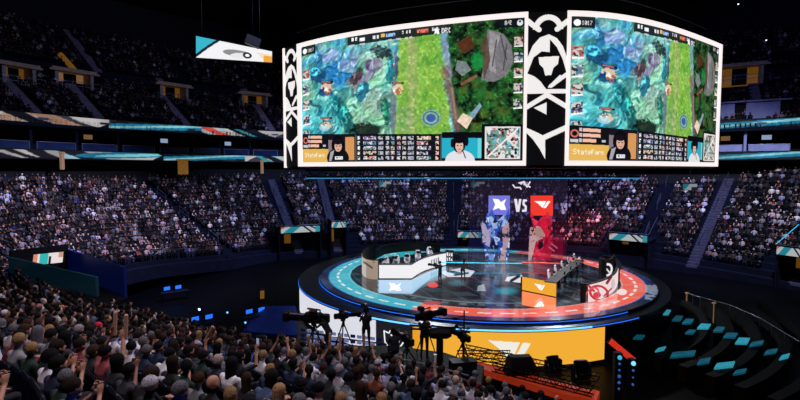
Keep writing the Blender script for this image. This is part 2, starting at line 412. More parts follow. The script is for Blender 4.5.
# club level upper wall on the right: light panels with dark openings
u = u_r0
j = 0
while u < u_r1-3:
    a, _ = curve_pt(upper, u, 1.); b, _ = curve_pt(upper, u+4.4, 1.); t = (b-a).normalized(); ang = math.atan2(t.y, t.x)
    r = empty('suite_front', (a+b)/2+Vector((0, 0, Z1+.6)), ang, 'pale blue lit suite front with dark doorway above the right ribbon board', 'balcony', 'suite fronts above the right ribbon board')
    MB().box((-.5, 0, 1.1), (3.3, .12, 2.0), bev=.02).build('wall_panel', M['suitewall'], r)
    MB().box((1.65, .3, 1.1), (.9, .1, 2.0)).build('doorway', M['black'], r)
    MB().box((0, -.1, 2.25), (4.4, .4, .18), bev=.03).build('header', M['suitewall'], r)
    u += 4.5
# portals in the upper bowl --------------------------------------------------
def portal(px, T, r, z, wdt, label, lit):
    u = T.u_at_px(px, r, 35); p, _ = curve_pt(T, u, r*T.depth); q, _ = curve_pt(T, u+1, r*T.depth); t = (q-p).normalized(); ang = math.atan2(t.y, t.x)
    e = empty('portal', p+Vector((0, 0, z)), ang, label, 'entrance')
    MB().box((0, .3, 2.5), (wdt+1.6, 2.6, .35), bev=.05).build('canopy', M['tan'], e)
    MB().box((0, -.9, 2.3), (wdt+2.2, .25, .25), bev=.04).build('fascia_beam', M['tan'], e)
    for s in (-1, 1): MB().box((s*(wdt/2+.2), .3, 1.1), (.4, 2.2, 2.6), bev=.03).build('side_wall', M['beige'], e)
    MB().box((0, 1.2, 1.1), (wdt, .15, 2.4)).build('lit_doorway', lit, e)
    MB().box((0, .6, 1.1), (wdt*.4, .1, 2.2)).build('dark_opening', M['black'], e)
    rr = MB()
    for s in np.linspace(-wdt/2-1, wdt/2+1, 6): rr.tube((s, -1.4, 0), (s, -1.4, 1.0), .03, n=6)
    for zz in (.5, 1.): rr.tube((-wdt/2-1, -1.4, zz), (wdt/2+1, -1.4, zz), .03, n=6)
    rr.build('guard_rail', M['rail'], e); return e
portal(14, upper, 8.5, 18.2, 2.6, 'amber lit upper entrance at the far left edge under a pale ceiling strip', M['amber'])
portal(70, upper, 9, 18.6, 3.6, 'upper entrance with pale walls, right of the one at the left edge', M['warm'])
portal(172, upper, 8.5, 18.6, 3.4, 'tan canopied entrance with amber opening in middle of the left upper stands', M['amber'])
portal(255, upper, 9, 18.8, 3.6, 'tan canopied upper entrance nearest the hanging video board', M['amber'])
portal(738, upper, 9.5, 20.0, 4.2, 'amber lit upper entrance just right of the hanging video board', M['amber'])
# pale slanting ceiling strip at upper left and stair
a, b = at(0, 55, 62), at(80, 74, 74)
mb = MB(); mb.tube(a, b, .12, n=6); struct('trim_1', mb, M['beige'])
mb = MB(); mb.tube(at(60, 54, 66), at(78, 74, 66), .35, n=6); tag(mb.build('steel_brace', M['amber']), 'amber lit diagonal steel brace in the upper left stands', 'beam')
# upper small LED board at the left of main board (hangs from roof)
def quad_canvas(cx, cy, cz, w_, h_, ang, nu, nv, tilt=0.):
    u = np.linspace(-.5, .5, nu)*w_; v = np.linspace(.5, -.5, nv)*h_
    U, Vv = np.meshgrid(u, v); V = np.stack([cx+U*math.cos(ang), cy+U*math.sin(ang), cz+Vv+U*tilt], -1); return V, U/w_+.5, .5-Vv/h_
a = at(236, 49, 58)
U, Q = np.meshgrid(np.linspace(0, 1, 150), np.linspace(0, 1, 50)); TL, TR, BL_, BR_ = at(196, 36, 56), at(272, 51.5, 60), at(196, 57.5, 56), at(272, 62.5, 60)
V = sum(np.array(c)[None, None]*w_[..., None] for c, w_ in ((TL, (1-U)*(1-Q)), (TR, U*(1-Q)), (BL_, (1-U)*Q), (BR_, U*Q)))
C = np.zeros(U.shape+(3,)); C[:] = hx('f4f4f6')
put(C, U+Q*.3 < .25, '38b4cc'); put(C, (U+Q*.3 > .25) & (U+Q*.3 < .3), '101820'); put(C, ell(U, Q, .52, .55, .18, .2, .3) < 1, '8f8d8c'); put(C, ell(U, Q, .56, .7, .12, .2, .3) < 1, 'e8e8ea')
put(C, ell(U, Q, .66, .62, .06, .22) < 1, '15171c'); put(C, ell(U, Q, .66, .62, .03, .1) < 1, 'ffffff'); put(C, (U-Q*.2 > .72) & (Q > .3), 'f3e2c0'); put(C, (U > .88) & (Q > .45), 'f2a63a')
cb = empty('corner_board', (0, 0, 0), 0, 'small white LED board with grey swirl hung left of main video board', 'display')
grid_mesh('display_panel', V, C, M['scr'], cb)
mb = MB(); mb.slab([TL+Vector((0, .06, .1)), TR+Vector((.1, .06, .1)), BR_+Vector((.1, .06, -.1)), BL_+Vector((0, .06, -.1))], (0, .3, 0)); mb.build('housing', M['black'], cb)
for s in (-3, 3): MB().tube((a.x-.6+s, a.y+.3+s*.36, a.z+.8), (a.x-.6+s, a.y+.3+s*.36, 36), .06, n=6).build('hanger', M['blackmetal'], cb)
b = at(253, 41.5, 58); e = empty('roof_speaker', b, .3, 'grey box speaker hanging over the small corner board', 'speaker')
MB().box((0, 0, 0), (1.7, 1., 1.), M=Matrix.Rotation(.35, 3, 'Y'), bev=.06).build('cabinet', mat('speaker_grey', '3a3838', .6, noise=.1), e); MB().tube((0, 0, .4), (0, 0, 36-b.z), .04, n=6).build('hanger', M['blackmetal'], e)

# ------------------------------------------------------------------ main hanging video board
KN = [(285, 50, 167), (299, 43.5, 166.5), (340, 34.5, 166), (400, 25.5, 165.3), (440, 20.5, 165), (480, 15, 164.8), (525, 10, 164.5), (568, 10, 164.5), (600, 13.5, 165), (640, 21, 165.5), (680, 30, 166.3), (700, 36, 166.7), (720, 47.5, 167)]
HB = 8.4; kx = []; ky = []
for px, yt, yb in KN:
    dt, db = ray(px, yt), ray(px, yb); Y = HB/(dt.z/dt.y-db.z/db.y); kx.append(px); ky.append(Y)
pf = np.polyfit((np.array(kx)-500)/220, ky, 5)
def YB(px): return np.polyval(pf, (np.asarray(px, float)-500)/220)
zb = np.mean([at(px, yb, float(YB(px))).z for px, _, yb in KN]); zt = zb+HB; zm = (zb+zt)/2
def bpt(px, z, back=0.):
    Y = float(YB(px)); return ptz(px, Y, zm if z is None else z)
pxs = np.linspace(284, 720, 1500); bx_ = (pxs-400)/FPX*(YB(pxs)*CP-(zm-CAMZ)*SP); by_ = YB(pxs)
bl = np.r_[0, np.cumsum(np.hypot(np.diff(bx_), np.diff(by_)))]
def board_canvas(p0, p1, z0, z1, nu, nv):
    l0, l1 = np.interp([p0, p1], pxs, bl); L = np.linspace(l0, l1, nu); pp = np.interp(L, bl, pxs)
    z = np.linspace(z1, z0, nv); x = np.interp(L, bl, bx_); y = np.interp(L, bl, by_)
    V = np.zeros((nv, nu, 3)); V[..., 0] = x; V[..., 1] = y; V[..., 2] = z[:, None]
    zf = V[..., 1]*CP-(V[..., 2]-CAMZ)*SP; PY = 200-FPX*(V[..., 1]*SP+(V[..., 2]-CAMZ)*CP)/zf
    return V, np.broadcast_to(pp, (nv, nu)).copy(), PY
board = empty('scoreboard', (8, 40, zb), 0, 'huge curved hanging video board showing a game match over the arena', 'scoreboard')
def bpart(o): o.parent = board; o.matrix_parent_inverse = Matrix.Translation((-8, -40, -zb)); return o
# game picture painted in the left screen's frame
FR = .26
Vl, X, Y = board_canvas(302, 523.5, zb+FR, zt-FR, 640, 380)
top = Y[0:1]; bot = Y[-1:]; v = (Y-top)/(bot-top)
C = np.zeros(X.shape+(3,))
n1 = fbm(X, Y, 14, 1, 4); n2 = fbm(X, Y, 5, 5, 3); n3 = fbm(X, Y, 2.2, 9, 2)
wx = X+(fbm(X, Y, 16, 41, 3)-.5)*22; wy = Y+(fbm(X, Y, 16, 45, 3)-.5)*22
hgt = fbm(wx, wy, 15, 51, 5); rel = (np.roll(hgt, 3, 1)-np.roll(hgt, -3, 1)+np.roll(hgt, 3, 0)-np.roll(hgt, -3, 0)); rel = np.clip(rel/.10, -1, 1)
cr = np.abs(fbm(wx, wy, 20, 61, 3)-.5)
C[:] = np.array(hx('4a9a94'))
put(C, np.clip((fbm(wx, wy, 26, 63, 2)-.42)*5, 0, 1), '3a86b4', .8); put(C, np.clip((fbm(wx, wy, 22, 67, 2)-.5)*6, 0, 1), '86bc96', .8)
put(C, np.clip((350-X)/40, 0, 1)*np.clip((Y-95)/30, 0, 1), '2a9fb4', .85); put(C, np.clip((X-345)/25, 0, 1)*np.clip((Y-60)/20, 0, 1)*np.clip(fbm(wx, wy, 18, 71)*2-.5, 0, 1), '7cb68c', .8)
put(C, (1-ell(wx, wy, 338, 72, 14, 20, .3))*1.6, '1f6cae', .85); put(C, (1-ell(wx, wy, 352, 58, 13, 10, .3))*1.6, '7478bc', .75); put(C, (1-ell(wx, wy, 330, 52, 11, 8, .1))*1.6, '8a90c8', .75)
put(C, (1-ell(wx, wy, 355, 80, 10, 14, .3))*1.6, '8f7a80', .75); put(C, (1-ell(X, Y, 374, 65, 10, 8.5))*2.5, '4f2a66', .95); put(C, (1-ell(X, Y, 376, 63, 5, 4))*2, '7a3a8a', .7)
put(C, (1-ell(X, Y, 366, 77, 10, 5, -.5))*2, '6a4a80', .6); put(C, (1-ell(wx, wy, 372, 98, 16, 16))*1.4, '8a8f92', .5)
put(C, np.clip(1.-cr/.035, 0, 1)*(X < 395), '1c5c6c', .45); put(C, np.clip((.34-fbm(wx, wy, 9, 73, 3))*9, 0, 1), '0c3c50', .7); put(C, np.clip((X-342)/20, 0, 1)*np.clip((fbm(X, Y, 12, 171, 2)-.35)*3, 0, 1), '90b8a0', .55); put(C, np.clip((fbm(wx, wy, 7, 77, 3)-.62)*9, 0, 1), 'b4dcd8', .55)
for (cx, cy, rx, ry, a_, c1, c2) in ((318, 74, 9, 8, .4, '144a78', '4fc0d4'), (345, 57, 6, 5, 0, '4a8fae', 'b6dce2'), (362, 92, 5, 12, .3, '124a60', '5fc2cc'), (390, 70, 4, 14, .1, '125a6c', '50c8cc'), (347, 120, 6, 24, -.45, '0f4c50', '3cb0a0'),
        (336, 107, 5, 14, -.4, '105c6a', '58c8c4'), (382, 52, 10, 6, .3, '141f24', '3c5a5c'), (396, 64, 3, 12, 0, '3b3f58', 'a0a6c0'), (386, 112, 4, 14, 0, '0f4a40', '2f9a70'), (318, 57, 4, 10, -.2, '1c5e8a', '7cc4e0'), (326, 90, 6, 7, .6, '0f3c70', '3fa4c8'), (366, 131, 15, 8, 0, '070e0c', '1c2a20'), (357, 76, 4, 9, .5, '3c2c34', '9a8088')):
    e = ell(X+(n2-.5)*8, Y+(n3-.5)*7, cx, cy, rx, ry, a_); put(C, np.clip((1.25-e)*2, 0, 1), c1, .85); e2 = ell(X+(n3-.5)*5, Y+(n2-.5)*6, cx-rx*.2, cy-ry*.25, rx*.6, ry*.6, a_); put(C, np.clip((1-e2)*2, 0, 1)*np.clip((n3-.35)*4, 0, 1), c2, .9)
C[:] = np.clip(C*(1+.24*rel[..., None])*1.08+.02, 0, 1)
# green lane
ln = np.clip((X-(396-(Y-90)*.05)+(n2-.5)*7)/3, 0, 1)*np.clip(((447+(Y-90)*.10)-X+(n1-.5)*6)/3, 0, 1)
put(C, ln, '76b440'); put(C, ln*np.clip((n1-.35)*2, 0, 1), 'a9c860', .6); put(C, ln*np.clip((.5-n2)*3, 0, 1), '3f8e38', .7); put(C, ln*np.clip(1-np.abs(X-412)/8, 0, 1)*(n2+.3), 'b0a884', .75)
put(C, ln*np.clip((n3-.62)*5, 0, 1), 'd8e08a', .4)
put(C, np.clip((1-ell(X, Y, 404, 120, 9, 18))*1.5, 0, 1)*(n2+.2), '9aa890', .6)
e = ell(X, Y, 431, 118, 10, 8.5); put(C, e < 1, '4a7a72', .85); put(C, (np.abs(e-.85) < .12) | (np.abs(e-.35) < .1), '9fbcc0', .8); put(C, (e < .18), '3a5aa8')
put(C, np.clip((1.1-ell(X, Y, 393, 112, 3.5, 24))*2, 0, 1), '6a7484', .8)
# river bank and dark forest on the right
fr = np.clip((X-(449+(Y-70)*.08)+(n2-.5)*5)/2, 0, 1)
put(C, fr, '16301c'); put(C, fr*np.clip((n2-.42)*4, 0, 1), '2c7a34', .75); put(C, fr*np.clip((n1-.55)*5, 0, 1), '6a6a24', .5); put(C, fr*np.clip((.4-n2)*6, 0, 1), '060c08', .9); put(C, fr*np.clip((n3-.66)*6, 0, 1), '5cae4c', .5)
put(C, np.clip(1.3-segd(X, Y, (443, 34), (450, 75))/3.2-(n3-.5), 0, 1), '8a90b8', .8); put(C, np.clip(1.3-segd(X, Y, (445, 70), (458, 128))/4.5-(n3-.5), 0, 1), '7a5c58', .9); put(C, np.clip(1-segd(X, Y, (452, 88), (456, 118))/2., 0, 1), 'c8a09a', .6)
put(C, poly(X, Y, [(456, 44), (470, 34), (474, 48), (462, 54)]), '5a3020', .9)
put(C, poly(X, Y, [(487, 29), (503, 34), (511, 46), (513, 60), (508, 74), (494, 82), (481, 80), (484, 60)]), '78767a'); put(C, poly(X, Y, [(489, 31), (500, 36), (494, 54), (496, 74), (489, 70)]), 'a09ca0', .8)
for s_ in (((500, 36), (506, 60)), ((506, 44), (503, 70)), ((496, 40), (492, 66))): put(C, segd(X, Y, *s_) < .7, '3c3a40', .7)
put(C, poly(X, Y, [(480, 44), (486, 32), (490, 60), (484, 80)]), '5a4438', .85); put(C, np.clip((1.1-ell(X+(n3-.5)*5, Y, 477, 61, 7, 9))*2, 0, 1), '1a8a3e', .9)
put(C, poly(X, Y, [(457, 60), (466, 62), (471, 70), (462, 76), (455, 70)]), '8f9aa0', .8); put(C, segd(X, Y, (462, 84), (476, 76)) < 1.6, '96624e', .8)
put(C, poly(X, Y, [(457, 121), (463, 113), (473, 118), (467, 129)]), 'ead0b8'); put(C, poly(X, Y, [(468, 116), (480, 103), (482, 106), (474, 118)]), '7fa0b4')
C *= (.86+.3*n3[..., None])
# champions
for cx, cy in ((327, 88), (398, 89), (326, 124)):
    put(C, (ell(X, Y, cx, cy, 5.5, 4.5) < .6+n3) & (n3 > .42), 'f0cca8', .9); put(C, (ell(X, Y, cx+1, cy+3, 3.4, 4) < .7+n2) & (n3 < .5), 'c06a50', .8); put(C, (ell(X, Y, cx-2, cy+2, 3, 3) < 1) & (n3 > .56), 'ffffff', .9); put(C, (np.abs(X-cx) < 6) & (np.abs(Y-cy+6) < .9), '181418'); put(C, (np.abs(X-cx+1) < 4.5) & (np.abs(Y-cy+6) < .5), 'd07070')
put(C, ell(X, Y, 324, 128, 5, 3) < 1, 'b8e0ec', .8)
# top bar, in canvas fractions following the slanted top edge
yy = Y-top
tb = (X > 348) & (X < 448) & (yy < 9); put(C, tb, '15181e', .88)
put(C, (X > 302) & (X < 316) & (yy < 9), '10141c', .9); put(C, (X > 495) & (yy < 9), '0c1018', .85)
for x0, w_, c, dy in ((352, 2, 'ffffff', 1.5), (355.5, 2, 'ffffff', 1.5), (360, 5, 'ffffff', 3), (373, 2.5, 'e8e8f0', 2.5), (377, 2, 'e8e8f0', 2.5), (381, 4, 'f0c060', 2), (386, 9, '9fc8ff', 2.5), (402, 1.6, 'e8e8f0', 1.5), (406, 1.6, 'e8e8f0', 1.5), (409, 1.6, 'e8e8f0', 1.5), (417, 2.5, 'ff8a70', 2.), (420, 8, 'f07868', 2.5), (432, 2.5, 'e8e8f0', 2), (436, 1.8, 'e8e8f0', 2)):
    put(C, (X > x0) & (X < x0+w_) & (yy > dy) & (yy < dy+3.4) & (n3+vnoise(X, Y, .8, 3)*.4 > .45), c)
for x0, w_ in ((349, 6), (360, 5), (388, 4), (396, 5), (405, 3), (409, 3)): put(C, (X > x0) & (X < x0+w_) & (yy > 8.2) & (yy < 10), 'dcdce4', .8)
text(C, X, yy, '8/0', 504, 2.2, 7, 4.2); drx_logo(C, X, yy, 436.5, 6., 5.5, 6); text(C, X, yy, 'DRX', 441.5, 3.5, 8.5, 5.2)
put(C, ell(X, yy, 305.5, 5, 2, 2.6) < 1, 'ffffff'); text(C, X, yy, '1017', 308, 3.2, 6.5, 3.6); put(C, ell(X, yy, 519, 5, 3, 3) < 1, 'e8e8f0'); put(C, ell(X, yy, 519, 3.6, 1.2, 1.2) < 1, '101018')
# champion side portraits
for kx_, side in ((303, 0), (513.5, 1)):
    for q in range(5):
        y0 = (24+q*15 if side == 0 else 19+q*15.5); w_ = 6.5 if side == 0 else 9; m = (X > kx_) & (X < kx_+w_) & (yy > y0) & (yy < y0+10)
        put(C, m, 'dcd0cc', .9); put(C, m & (vnoise(X, Y, 1.9, 20+q) > .55), ['c05a52', '4a7a92', 'a0603c', '5a4a7a', '3c6a5a'][q], .9); put(C, m & (vnoise(X, Y, 1.5, 30+q) > .66), '181820', .85); put(C, m & (yy > y0+8.6), 'ffffff')
# bottom interface: positions measured as pixel rows near the bottom edge
H0 = 134.
def R_(x0, x1, y0, y1): return (X > x0) & (X < x1) & (Y > y0) & (Y < y1)
put(C, R_(302, 447, H0, 170), '10131a'); put(C, R_(302, 328, 149, 170), 'e8b85a'); text(C, X, Y, 'StateFarm', 304.5, 153, 20, 4.2, 'fff6e0')
put(C, (np.abs(ell(X, Y, 305.3, 140.5, 2.2, 3)-.8) < .35), 'e07060'); put(C, R_(303, 307.5, 145, 147.6), 'e8e8ee', .9)
for q in range(3): put(C, R_(310, 321.5-(q == 2)*3, 135.8+q*4.3, 138.6+q*4.3), 'f4c0a8'); put(C, R_(307.8, 309.4, 135.8+q*4.3, 138.6+q*4.3), 'c8c8d0')
put(C, R_(322.5, 325.5, 144.8, 146.6), 'c8c8d0')
# first player portrait (dark hooded hair, dark jersey)
put(C, R_(328, 354, H0+1, 170), '1b1420'); put(C, R_(345, 354, 137, 160), 'd89a5c'); put(C, R_(328, 333, 140, 158), 'b8a8b0', .7)
put(C, ell(X, Y, 337.5, 158, 11, 10) < 1, '11131c'); put(C, ell(X, Y, 337.5, 145, 6.4, 9.5) < 1, '0d0c12'); put(C, ell(X, Y, 337.8, 146.5, 3.6, 5.2) < 1, 'dcae98'); put(C, ell(X, Y, 337.5, 141.8, 4.6, 2.8) < 1, '17121a')
for s_ in (-1.4, 1.7): put(C, ell(X, Y, 337.8+s_, 146, .8, .5) < 1, '20141a')
put(C, ell(X, Y, 338, 149.4, 1.2, .5) < 1, 'b06058'); put(C, R_(334.5, 342.5, 156.4, 159.6), 'ececf0'); put(C, R_(335.5, 341.5, 157.2, 158.8) & (vnoise(X, Y, .9, 40) > .5), '20242c')
put(C, poly(X, Y, [(330, 152), (334, 150), (331, 161), (328.5, 161)]), 'd0ccd4', .8)
# score table
put(C, R_(356, 442, 135, 161), '11151c'); put(C, R_(355, 356.2, 135, 161), '5a5e68'); put(C, R_(440.6, 442, 135, 161), '4a4e58')
for q in range(5):
    y0 = 136.2+q*5.; put(C, R_(357, 440, y0+4.2, y0+4.6), '2c323c')
    for x0, x1, c in ((357.5, 359.5, 'ffffff'), (363, 376, None), (378, 383, 'b8bcc8'), (385.5, 389, 'c8ccd4'), (391, 394.5, None), (397, 400.5, None), (402.5, 406, 'd0c8c8'), (408, 414, 'b8bcc8'), (417, 431-q % 2*3, None), (436, 439, 'ffd0c0')):
        m = R_(x0, x1, y0, y0+3.4)
        if c: put(C, m & (vnoise(X, Y, 1., 50+q) > .38), c)
        else: put(C, m, 'e8e0e0'); put(C, m & (vnoise(X, Y, 1.5, 60+q) > .5), ['b85a50', '4a6aa8', 'd0a070', '7a5aa0', '3c7a80'][(q*3+int(x0)) % 5], .75); put(C, m & (vnoise(X, Y, 1.1, 70+q) > .68), '14161c', .9)
# second player portrait (white jersey, teal ground)
put(C, R_(442, 482, H0-2, 170), '0e0f18'); put(C, R_(442, 482, 138, 158), '28b0c8'); put(C, R_(442, 482, 132, 138), '0c0e16'); put(C, R_(478, 482, 138, 158), '70d4e0')
put(C, ell(X, Y, 460.5, 161, 15, 11) < 1, 'e4e2ea'); put(C, ell(X, Y, 459.5, 143, 6.6, 10) < 1, '0b0b10'); put(C, ell(X, Y, 467, 141, 2, 5) < 1, '101018'); put(C, ell(X, Y, 452.6, 143, 1.8, 4.5) < 1, '101018')
put(C, ell(X, Y, 459.8, 146.3, 4., 5.6) < 1, 'e4baa8'); put(C, ell(X, Y, 459.5, 140.4, 5.4, 3.) < 1, '0d0c12')
for s_ in (-1.7, 1.7): put(C, ell(X, Y, 459.8+s_, 145.6, .9, .5) < 1, '2a1a1c')
put(C, ell(X, Y, 459.8, 149.2, 1.4, .5) < 1, 'b86860'); put(C, segd(X, Y, (463, 150), (466, 158)) < .5, '202028'); put(C, ell(X, Y, 459.8, 152.6, 2.5, 1.5) < 1, 'd8a898')
# minimap
put(C, R_(482, 524, 124, 170), '0c1014'); put(C, R_(485.5, 521, 126.5, 159), 'e8e4e2'); m = R_(487, 520, 128, 158)
put(C, m & (fbm(X, Y, 3.4, 81, 2) > .56), '141c1a'); put(C, m & (fbm(X, Y, 4.4, 85, 2) > .6), '5a8a78', .8); put(C, m & (fbm(X, Y, 2.2, 91, 2) > .66), 'c06060', .8); put(C, m & (fbm(X, Y, 2.6, 95, 2) > .68), '5ab0c8', .8)
put(C, (segd(X, Y, (489, 156), (518, 129)) < .8) & m, 'f4f0ee')
GAME = C.copy()
bpart(grid_mesh('left_screen', Vl, C, M['scr']))
Vr, Xr, Yr = board_canvas(569.5, 717, zb+FR, zt-FR, 640, 380)
# same picture; colours of the far end lose a little saturation on the bend
Cr = GAME.copy(); fade = np.clip((Xr-690)/27, 0, 1)[..., None]*.35; g = Cr.mean(-1, keepdims=True); Cr = Cr*(1-fade)+(g*np.array([1.0, .95, .85]))*fade
bpart(grid_mesh('right_screen', Vr, Cr, M['scr']))
# white frames: bars following the curve
def bar(p0, p1, z0, z1, t=.12, n=60):
    mb = MB(); L0, L1 = np.interp([p0, p1], pxs, bl); L = np.linspace(L0, L1, n); pts = [(np.interp(l, bl, bx_), np.interp(l, bl, by_)-.02) for l in L]
    return mb.wall(pts, z0, z1, t)
for (p0, p1, nm) in ((298, 527, 'left_frame'), (566, 719.3, 'right_frame')):
    mb = MB()
    w0 = (3.9 if p0 == 298 else 3.6); w1 = (3.4 if p0 == 298 else 2.4)
    for args in ((p0, p1, zb-.02, zb+FR), (p0, p1, zt-FR, zt+.02), (p0, p0+w0, zb, zt), (p1-w1, p1, zb, zt)):
        s = bar(*args); mb.add(s.v, s.f)
    bpart(mb.build(nm, M['frame']))
# emblem motif between the screens
def motif(p0, p1, name, mirror=False):
    V, X, Y = board_canvas(p0, p1, zb, zt, 150, 420); C = np.zeros(X.shape+(3,)); C[:] = hx('0c0c0e')
    U = (X-p0)/(p1-p0)*39+527; T_ = Y[0:1]; v = 10+(Y-T_)/(Y[-1:]-T_)*155; Wt = 'f2eeec'
    e = ell(U, v, 547, 28, 15, 15); put(C, (e < 1) & (ell(U, v, 547, 30, 10, 11.5) > 1) & (v < 28), Wt)
    put(C, (segd(U, v, (528, 20), (538, 28)) < 2.6) | (segd(U, v, (566, 20), (556, 28)) < 2.6) | (segd(U, v, (527, 18), (538, 28)) < 2), Wt)
    put(C, poly(U, v, [(527, 56), (532, 44), (539, 36), (548, 33), (556, 37), (562, 45), (567, 58), (567, 74), (562, 58), (556, 46), (549, 38), (549, 51), (541, 50), (533, 56), (527, 72)]), Wt)
    put(C, poly(U, v, [(538, 56), (558.5, 55), (557.5, 63), (553, 67), (551, 74), (545, 74.5), (543, 67), (539, 63)]), Wt)
    put(C, poly(U, v, [(527, 72), (534, 75), (540, 80), (546, 88), (538, 92), (527, 92)]), Wt); put(C, (segd(U, v, (567, 73), (551, 85)) < 2.) | (segd(U, v, (560, 75), (549, 86)) < 1), Wt)
    put(C, (np.abs(v-90.5) < 2.2), Wt); put(C, (segd(U, v, (527, 106), (547, 94)) < 2.4) | (segd(U, v, (567, 106), (547, 94)) < 2.4), Wt)
    put(C, poly(U, v, [(534, 107), (547, 101.5), (547, 114)]), Wt); put(C, segd(U, v, (567, 127), (545, 137)) < 2.6, Wt)
    put(C, poly(U, v, [(527, 127), (536, 131), (546, 136), (546.5, 159), (541, 149), (534, 139), (527, 132)]), Wt)
    return bpart(grid_mesh(name, V, C, M['scr']))
motif(527, 566, 'emblem_panel'); motif(284.5, 298, 'side_emblem_panel')
mb = MB(); s = bar(284, 285.6, zb-.1, zt, n=4); mb.add(s.v, s.f); bpart(mb.build('edge_frame', M['frame']))
# housing
fp = [(np.interp(l, bl, bx_), np.interp(l, bl, by_)+.15) for l in np.linspace(0, bl[-1], 60)]
cx_, cy_ = (fp[0][0]+fp[-1][0])/2, (fp[0][1]+fp[-1][1])/2
back = [(cx_+math.cos(t)*(fp[-1][0]-fp[0][0])/2, cy_+.3+math.sin(t)*11) for t in np.linspace(.05, PI-.05, 24)]
mb = MB().prism(fp+back, zb-.15, zt-.02); bpart(mb.build('housing', M['black']))
# dark fascia ring above with a thin reflecting edge
sc2 = [(cx_+(x-cx_)*.93, 40+(y-40)*.93) for x, y in fp+back]
mb = MB().prism(sc2, zt, zt+2.6); bpart(mb.build('upper_ring', M['black']))
mb = MB(); q = [(cx_+(x-cx_)*.94, 40+(y-40)*.94) for x, y in fp]; mb.path([(x, y, zt+1.25) for x, y in q], .025, 4); bpart(mb.build('ring_trim', M['rail']))
for ax in (-8, -2.5, 3, 8.5): bpart(MB().tube((cx_+ax, 41, zt+2), (cx_+ax, 43, 35.9), .12).build('suspension_cable', M['blackmetal']))
# lighting truss hung under the board with blue strip
tr = empty('lighting_truss', (8, 40, zb-1), 0, 'dark lighting truss with thin blue light line hung beneath the video board', 'truss')
def tpart(o): o.parent = tr; o.matrix_parent_inverse = Matrix.Translation((-8, -40, -zb+1)); return o
zT = zb-.75
A_, B_ = ptz(306, 36, zT), ptz(640, 36, zT)
mb = MB()
for dz, dy in ((0, 0), (.45, 0), (0, .45), (.45, .45)): mb.tube(A_+Vector((0, dy, dz)), B_+Vector((0, dy, dz)), .05, n=6)
n = 40
for i in range(n):
    p = A_.lerp(B_, i/n); q = A_.lerp(B_, (i+1)/n); a, b = (0, .45) if i % 2 else (.45, 0)
    mb.tube(p+Vector((0, 0, a)), q+Vector((0, 0, b)), .025, n=4); mb.tube(p+Vector((0, .45, a)), q+Vector((0, .45, b)), .025, n=4); mb.tube(p+Vector((0, 0, a)), p+Vector((0, .45, a)), .025, n=4)
tpart(mb.build('truss_frame', M['blackmetal']))
tpart(MB().box((A_+B_)/2+Vector((0, -.08, -.12)), ((B_-A_).length, .06, .07)).build('light_strip', mat('soft_blue_led', '205080', emit='3f9ad0', es=.75)) if False else MB().box((A_+B_)/2+Vector((0, -.08, -.12)), ((B_-A_).length, .06, .07)).build('light_strip', mat('soft_blue_led', '205080', emit='3f9ad0', es=.75)))
for px in (400, 480, 560, 630): p = ptz(px, 36.4, zT+.4); tpart(MB().tube(p, (p.x, p.y, zb-.16), .04, n=5).build('hanger', M['blackmetal']))

